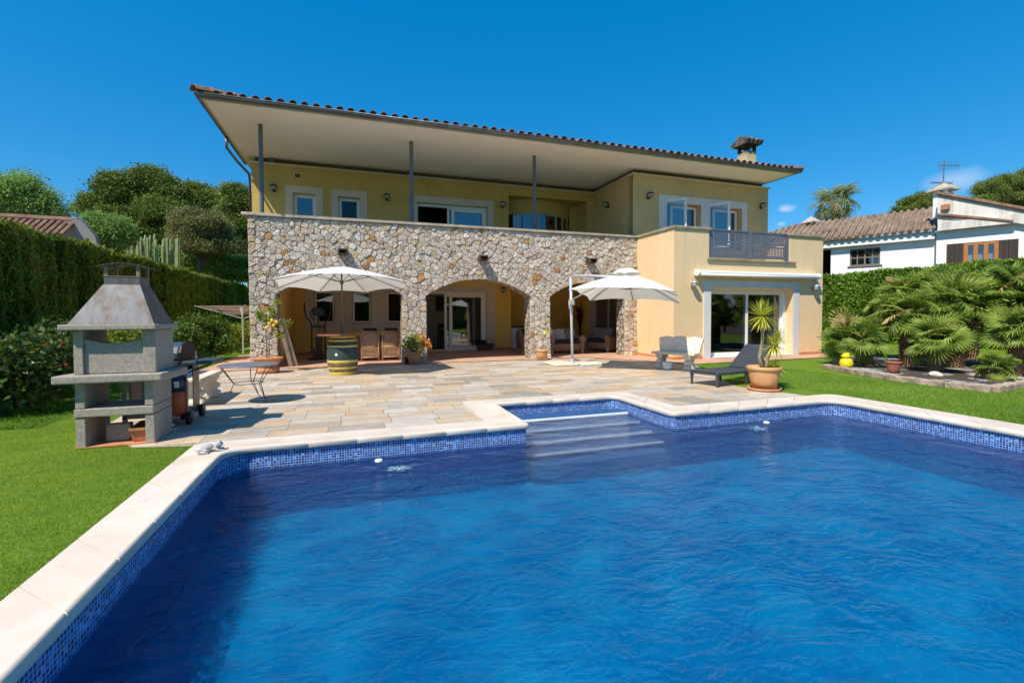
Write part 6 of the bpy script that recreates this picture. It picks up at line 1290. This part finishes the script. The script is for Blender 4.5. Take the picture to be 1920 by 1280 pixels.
# wicker chairs, seen from behind
WK=None
def wicker(name,c1,c2,sx=60,stripe=False):
    b=NB(name); v=b.co(); x,y,z=b.xyz(v); q=b.math('ADD',x,y); w1=b.math('SINE',b.math('MULTIPLY',q,sx*3)); w2=b.math('SINE',b.math('MULTIPLY',z,sx*5)); h=b.math('MULTIPLY_ADD',w1,.6,b.math('MULTIPLY',w2,.4)); n=b.noise(12,v,5,.7); c=b.mix(b.rng(h,-.6,.8),c1,c2); c=b.mix(b.rng(n,.45,.7,0,.5),c,tuple(k*.55 for k in c2)); b.pbsdf(c,.7,b.bump(h,.7,.01)); return b.m
RT=simple('rattan_pole',(.58,.37,.22),.55,.3,10,dirt=(.22,.12,.07)); WC=simple('pinkish_cushion',(.46,.36,.31),.9,.15)
def rattan_chair(lab,loc,rz,g):
    t=thing('rattan_chair',lab,'chair',loc,rz,g); W=.255; D=.5
    b=B(); 
    for s in(-1,1): b.tube([(s*W,0,0),(s*W,0,.45),(s*W*1.02,-.04,.90)],.016,8)
    b.tube([(-W*1.02,-.04,.90),(0,-.06,.915),(W*1.02,-.04,.90)],.018,8); b.tube([(-W,0,.45),(W,0,.45)],.013,8); b.tube([(-W,0,.12),(W,0,.12)],.012,8); b.build('back_frame',RT,t,smooth=True,world=False)
    for s in(-1,1): b=B(); b.tube([(s*W,D,0),(s*W,D,.42)],.015,8); b.build('leg',RT,t,world=False)
    b=B()
    for k in range(13): x=-W+.03+k*(2*W-.06)/12; b.tube([(x,0,.14),(x,0,.44)],.0045,4)
    for k in range(8): z=.15+k*.038; b.tube([(-W+.01,0,z),(W-.01,0,z)],.0045,4)
    for k in range(13): x=-W+.03+k*(2*W-.06)/12; b.tube([(x,0,.46),(x,-.035,.88)],.0045,4)
    for k in range(12): z=.47+k*.034; b.tube([(-W+.01,-.037*(z-.45)/.45,z),(W-.01,-.037*(z-.45)/.45,z)],.0045,4)
    b.build('lattice',RT,t,world=False); b=B(); b.box(-W+.01,W-.01,0,D,.40,.43); b.build('seat',RT,t,world=False); b=B(); b.box(-W+.07,W-.05,.012,.10,.47,.86); b.build('cushion',WC,t,bevel=.03,world=False)
    for s in(-1,1): b=B(); b.tube([(s*W,0,.62),(s*(W+.02),.25,.64),(s*W,D,.60),(s*W,D,.42)],.014,8); b.build('armrest',RT,t,smooth=True,world=False)
    return t
rc=rattan_chair('left rattan lattice chair seen from behind, next to the barrel',(.48,14.92,.022),0,'rattan chairs at the dining table')
dup(rc,(1.10,14.92,.022),0,'right rattan lattice chair seen from behind, nearest the middle pier')
# elliptical trainer
et=thing('elliptical_trainer','black elliptical trainer with tall curved handles in the left arch','exercise machine',(-1.05,15.95,.022)); BK2=M['black']
b=B(); b.box(-.32,.32,-.03,.03,.02,.07); b.box(-.03,.03,0,1.2,.04,.10); b.box(-.28,.28,1.17,1.23,.02,.07); b.box(-.09,.09,-.05,.40,.07,.72); b.build('frame',BK2,et,world=False,bevel=.01)
b=B(); b.tube([(0,.05,.7),(0,.0,1.45)],.03,10); b.build('mast',GM,et,world=False); b=B(); b.prism([(-.15,1.40),(.15,1.40),(.18,1.55),(.16,1.66),(-.16,1.66),(-.18,1.55)],-.06,.03,'y'); b.build('console',BK2,et,world=False,bevel=.02)
b=B(); b.box(-.20,.20,-.06,.05,1.02,1.10); b.build('pivot',BK2,et,world=False,bevel=.01)
for s_ in(-1,1):
    b=B(); b.tube([(s_*.20,0,.35),(s_*.19,0,1.08),(s_*.23,-.02,1.22),(s_*.34,-.12,1.36),(s_*.38,-.2,1.6),(s_*.37,-.2,1.82)],.022,8); b.build('handle',BK2,et,smooth=True,world=False)
    b=B(); b.tube([(s_*.08,0,1.30),(s_*.19,-.06,1.36),(s_*.22,-.12,1.52),(s_*.15,-.14,1.6)],.017,8); b.build('fixed_grip',BK2,et,smooth=True,world=False)
    b=B(); b.box(s_*.20-.07,s_*.20+.07,.05,.42,.22,.27); b.tube([(s_*.2,.0,.36),(s_*.2,.9,.3)],.025,8); b.build('pedal',BK2,et,world=False)
# living-room things behind the open door
b=B(); b.box(2.01,2.06,19.6,20.9,1.55,2.25); 
b=B(); b.box(3.45,4.35,20.5,20.57,1.64,2.24); tag(b.build('television',M['black'],bevel=.01),'flat black television on the living-room wall behind the open door','television')
wood_chair('dark slatted chair just inside the sliding door',(3.62,19.35,.03),.4,'living-room chairs',1.05); wood_chair('brown slatted chair seen through the glass of the closed leaf',(4.35,19.45,.03),-.4,'living-room chairs',1.05)
t=thing('living_room_table','dark table in the living room seen through the sliding door','table',(4.1,20.0,.03)); b=B(); b.box(-.6,.6,-.3,.3,.70,.75); b.build('table_top',DW,t,world=False)
for x in(-.5,.5):
    for y in(-.3,.3): b=B(); b.box(x-.03,x+.03,y-.03,y+.03,0,.7); b.build('leg',DW,t,world=False)
# basket
t=thing('wicker_basket','dark brown wicker basket with dry plants by the sliding door','basket',(5.0,18.05,.022)); WB=wicker('dark_wicker',(.07,.035,.02),(.17,.09,.055),40); b=B(); trough(b,.27,.14,.33,.18,.27,.02); b.build('basket',WB,t,world=False)
C,r=clumps([(5.0-.12,18.05,.36,.26,.12,.08),(4.72,18.05,.36,.12,.06,.05)],26,8,.07,.2); foliage('dry_plants',C,.09,simple('dark_dry_plants',(.05,.045,.035),.9,.3),t,2.5)
# white outdoor cabinet
cp_=G(968,658,.022); t=thing('white_cabinet','white waist-high cabinet with a dark top in the corner of the porch','cabinet',(6.75,18.9,.022)); b=B(); b.box(-.5,.5,-.35,.35,0,.88); b.build('body',M['white'],t,world=False,bevel=.01); b=B(); b.box(-.52,.52,-.37,.37,.882,.93); b.build('top',M['black'],t,world=False)
# wicker armchairs and sofas
WK=wicker('brown_wicker',(.17,.085,.045),(.44,.27,.17),34); DC=simple('dark_green_cushion',(.018,.022,.02),.9,.2); LC=simple('light_grey_cushion',(.42,.40,.37),.9,.15)
def stripes():
    b=NB('striped_cushion'); v=b.co(); x,y,z=b.xyz(v); f=b.math('FRACT',b.math('MULTIPLY',b.math('ADD',x,b.math('MULTIPLY',y,.6)),11)); b.pbsdf(b.mix(b.math('GREATER_THAN',f,.5),(.03,.028,.03),(.38,.34,.28)),.9); return b.m
STC=stripes()
def sofa(name,lab,loc,rz,W,cush,g=None):
    t=thing(name,lab,'sofa',loc,rz,g); D=.78
    b=B(); b.box(-W+.06,W-.06,-D/2+.03,D/2,.12,.36); b.build('base',WK,t,world=False,bevel=.02)
    for s in(-1,1):
        b=B(); b.box(s*W-.09,s*W+.09,-D/2,D/2,.12,.50); b.tube([(s*W,-D/2-.01,.52),(s*W,D/2,.52)],.125,16); b.build('armrest',WK,t,world=False,bevel=.01)
    b=B(); n_=12; pr=[(-W,.3)]+[(-W+2*W*k/n_,.68+.20*math.sin(math.pi*k/n_)) for k in range(n_+1)]+[(W,.3)]; b.prism(pr,D/2-.06,D/2+.05,'y'); b.build('backrest',WK,t,world=False,bevel=.02)
    for x in(-W,W):
        for y in(-D/2+.04,D/2-.04): b=B(); b.box(x-.04,x+.04,y-.04,y+.04,0,.12); b.build('leg',RT,t,world=False)
    b=B(); b.box(-W+.10,W-.10,-D/2+.02,D/2-.1,.365,.48); b.build('seat_cushion',DC,t,world=False,bevel=.04)
    for i,(x,m,tl) in enumerate(cush): b=B(); b.box(-.24,.24,-.07,.07,-.22,.22,Matrix.Translation((x,.20-.05*i,.68))@Matrix.Rotation(tl,4,'Y')@Matrix.Rotation(-.3,4,'X')); b.build('pillow',m,t,world=False,bevel=.06)
    return t
sofa('wicker_sofa','brown wicker sofa facing the pool with grey and dark pillows, left in the right arch',(7.35,15.75,.022),.05,.62,[(-.42,LC,.2),(.0,LC,-.05),(.35,STC,-.1)])
sofa('wicker_armchair','brown wicker armchair turned sideways with striped cushions, right in the right arch',(9.05,15.9,.022),math.radians(-62),.50,[(-.2,STC,.1),(.2,STC,-.1)])
sofa('wicker_sofa','brown wicker sofa mostly hidden behind the right pier of the middle arch',(6.35,16.6,.022),math.radians(80),.55,[(0,DC,.0)])
# dark-leaved plant in the porch corner
pc=P(1087,650,'y',18.6); t=thing('dark_red_plant','tall dark red leafed plant standing in the corner behind the wicker seats','plant',(pc.x,18.6,.022)); M['dred']=leafmat('dark_red_leaf',(.05,.008,.012),(.10,.02,.02),None,.15)
V=[];F=[]
for k in range(16):
    a=k*2.4; h0=.5+.03*k; l=random.uniform(.5,.85); d=Vector((math.cos(a)*.35,math.sin(a)*.35,1)).normalized(); s=Vector((-math.sin(a),math.cos(a),0)); i0=len(V)
    for f,wv in((0,.2),(.35,1),(.7,.7),(1,.05)): p=Vector((pc.x,18.6,h0+.3))+d*l*f; V+=[p+s*.055*wv,p-s*.055*wv]
    for j in range(3): F.append((i0+2*j,i0+2*j+1,i0+2*j+3,i0+2*j+2))
np_mesh('leaves',np.array([tuple(v) for v in V]),np.array(F),M['dred'],t,rng.random(len(F)))
b=B(); b.tube([(0,0,0),(0,0,1.0)],.05,8); b.build('stem',M['dred'],t,world=False)
# ------------------------------------------------------------ clothes line
cl=G(456,652,0.); cy_=11.5*1.6; cc=P(455,600,'y',cy_+1.5); x_=cc.x; y_=cc.y; t=thing('rotary_clothes_line','rotary clothes line with wooden slats standing on the lawn beside the villa','clothes line',(x_,y_,0)); zt=P(455,575,'y',y_).z; zb=P(455,597,'y',y_).z
b=B(); b.tube([(x_,y_,0),(x_,y_,zt)],.03,8); b.build('pole',PW,t)
for a in (.25,.25+math.pi/2,.25+math.pi,.25+1.5*math.pi):
    e=Vector((x_+1.5*math.cos(a),y_+1.5*math.sin(a),zt+.02)); b=B(); b.tube([(x_,y_,zb),e],.018,6); b.build('arm',PW,t)
b=B()
for r in np.linspace(.45,1.45,7):
    pts=[Vector((x_+r*math.cos(a),y_+r*math.sin(a),zb+(zt-zb)*r/1.5+.02)) for a in (.25,.25+math.pi/2,.25+math.pi,.25+1.5*math.pi)]; b.tube(pts,.010,4,closed=True)
b.build('line',simple('pinkish_line',(.40,.27,.22),.7),t)
# ------------------------------------------------------------ shrubs in front of the left hedge
def shrub(lab,blobs,n,per,cr,leaf,mat_,name='shrub',asp=1.8):
    x=sum(q[0] for q in blobs)/len(blobs); y=sum(q[1] for q in blobs)/len(blobs); t=thing(name,lab,'shrub',(x,y,0)); C,r=clumps(blobs,n,per,cr,.5); C[:,2]=np.maximum(C[:,2],.03); foliage('foliage',C,leaf,mat_,t,asp,rnd=r); b=B()
    for q in blobs: b.tube([(x,y,-.02),(x+(q[0]-x)*.6,y+(q[1]-y)*.6,.1),(q[0],q[1],q[2])],[.03,.025,.01],5)
    b.build('stems',M['bark'],t); return t
M['darkleaf']=leafmat('dark_glossy_leaves',(.012,.035,.008),(.07,.13,.025),(.30,.22,.05),.25,.4)
def sb(px,py,rx,ry,Y): return pxblob(px,py,rx,ry,Y,.9)
s1=shrub('broad dark shrub with small red flowers at the far left, in front of the hedge',[sb(20,690,50,52,8.6),(-5.6,8.0,.55,.55,.5,.55),sb(75,680,40,50,9.3),sb(110,670,40,45,10.2),sb(130,650,34,40,11)],520,26,.30,.085,M['darkleaf'])
b=B()
for k in range(16): q=P(random.uniform(5,125),random.uniform(640,720),'y',8.5+random.random()); b.sphere(tuple(q),.022,8,6)
b.build('flower',simple('dark_red_flower',(.30,.02,.03),.6),s1)
shrub('yellow-green mottled shrub between the barbecue hood and the hedge',[sb(205,640,28,26,12.5),sb(235,640,26,24,13),sb(180,650,24,26,12)],260,24,.24,.08,M['yleaf'])
shrub('bushy green shrub left of the clothes line, behind the gas grill',[sb(365,625,30,34,17),sb(400,622,28,30,17.5),sb(345,640,30,26,16),sb(415,645,16,16,17)],420,24,.26,.085,M['midleaf'])
shrub('low green shrub under the clothes line by the villa wall',[sb(440,630,16,18,21),sb(460,622,14,20,22)],160,24,.26,.09,M['yleaf'])
# ------------------------------------------------------------ turf blades on the near lawn
def grass():
    n=190000; u=rng.random(n); x=-1.66-rng.random(n)**1.3*5.2; y=1.6+rng.random(n)**1.25*9.5; 
    keep=~((y>5.97)&(x>np.interp(y,[5.97,6.0,6.9,7.4,13.3],[-1.6,-2.27,-2.92,-3.07,-3.72])))&~((x>-2.83)&(x<-2.07)&(y>6.11)&(y<6.72)); x=x[keep]; y=y[keep]; n=len(x); C=np.stack([x,y,np.zeros(n)],1); a=rng.random(n)*6.283; ln=.012+.012*rng.random(n); lean=rng.normal(size=(n,2))*.010+np.array([.004,.002]); w_=.0016
    s=np.stack([np.cos(a)*w_,np.sin(a)*w_,np.zeros(n)],1); tip=C+np.concatenate([lean,ln[:,None]],1); V=np.stack([C+s,C-s,tip],1).reshape(-1,3); F=np.arange(3*n).reshape(n,3); patch=.5+.5*np.sin(x*2.3+1.7*np.sin(y*1.1))*np.sin(y*1.9); o=np_mesh('grass_blades',V,F,M['blade'],None,np.clip(.7*rng.random(n)+.3*patch,0,1)); o['kind']='stuff'
    for nm,(xa,xb,ya,yb),n,ln0,wd in (('grass_blades',(7.9,15.5,3.2,11.0),130000,.03,.0035),('grass_blades',(-6.6,-3.0,7.5,22),90000,.035,.005)):
        x=rng.uniform(xa,xb,n); y=ya+(yb-ya)*rng.random(n)**1.3; keep=~((x>10.65)&(y>5.0)&(x<19))&~((x<8.35)&(y>5.8)&(x<7.0+(y-6)*.42))&~((x<9.1)&(y>5.9)&(x<np.interp(y,[5.86,7.2,8.9,10.6],[7.42,7.12,8.02,9.02]))) if xa>0 else ~((x>-3.8)&(y>6))
        x=x[keep]; y=y[keep]; n=len(x); C=np.stack([x,y,np.zeros(n)],1); a=rng.random(n)*6.283; h=ln0*(.6+.7*rng.random(n)); lean=rng.normal(size=(n,2))*.016+np.array([.006,.002]); s=np.stack([np.cos(a)*wd,np.sin(a)*wd,np.zeros(n)],1); tip=C+np.concatenate([lean,h[:,None]],1); V=np.stack([C+s,C-s,tip],1).reshape(-1,3); F=np.arange(3*n).reshape(n,3); patch=.5+.5*np.sin(x*1.7+1.9*np.sin(y*.9))*np.sin(y*1.3); o=np_mesh(nm,V,F,M['blade'],None,np.clip(.6*rng.random(n)+.4*patch,0,1)); o['kind']='stuff'
M['blade']=leafmat('turf_blade',(.045,.11,.008),(.18,.31,.03),(.36,.40,.10),.3,.5)
grass()
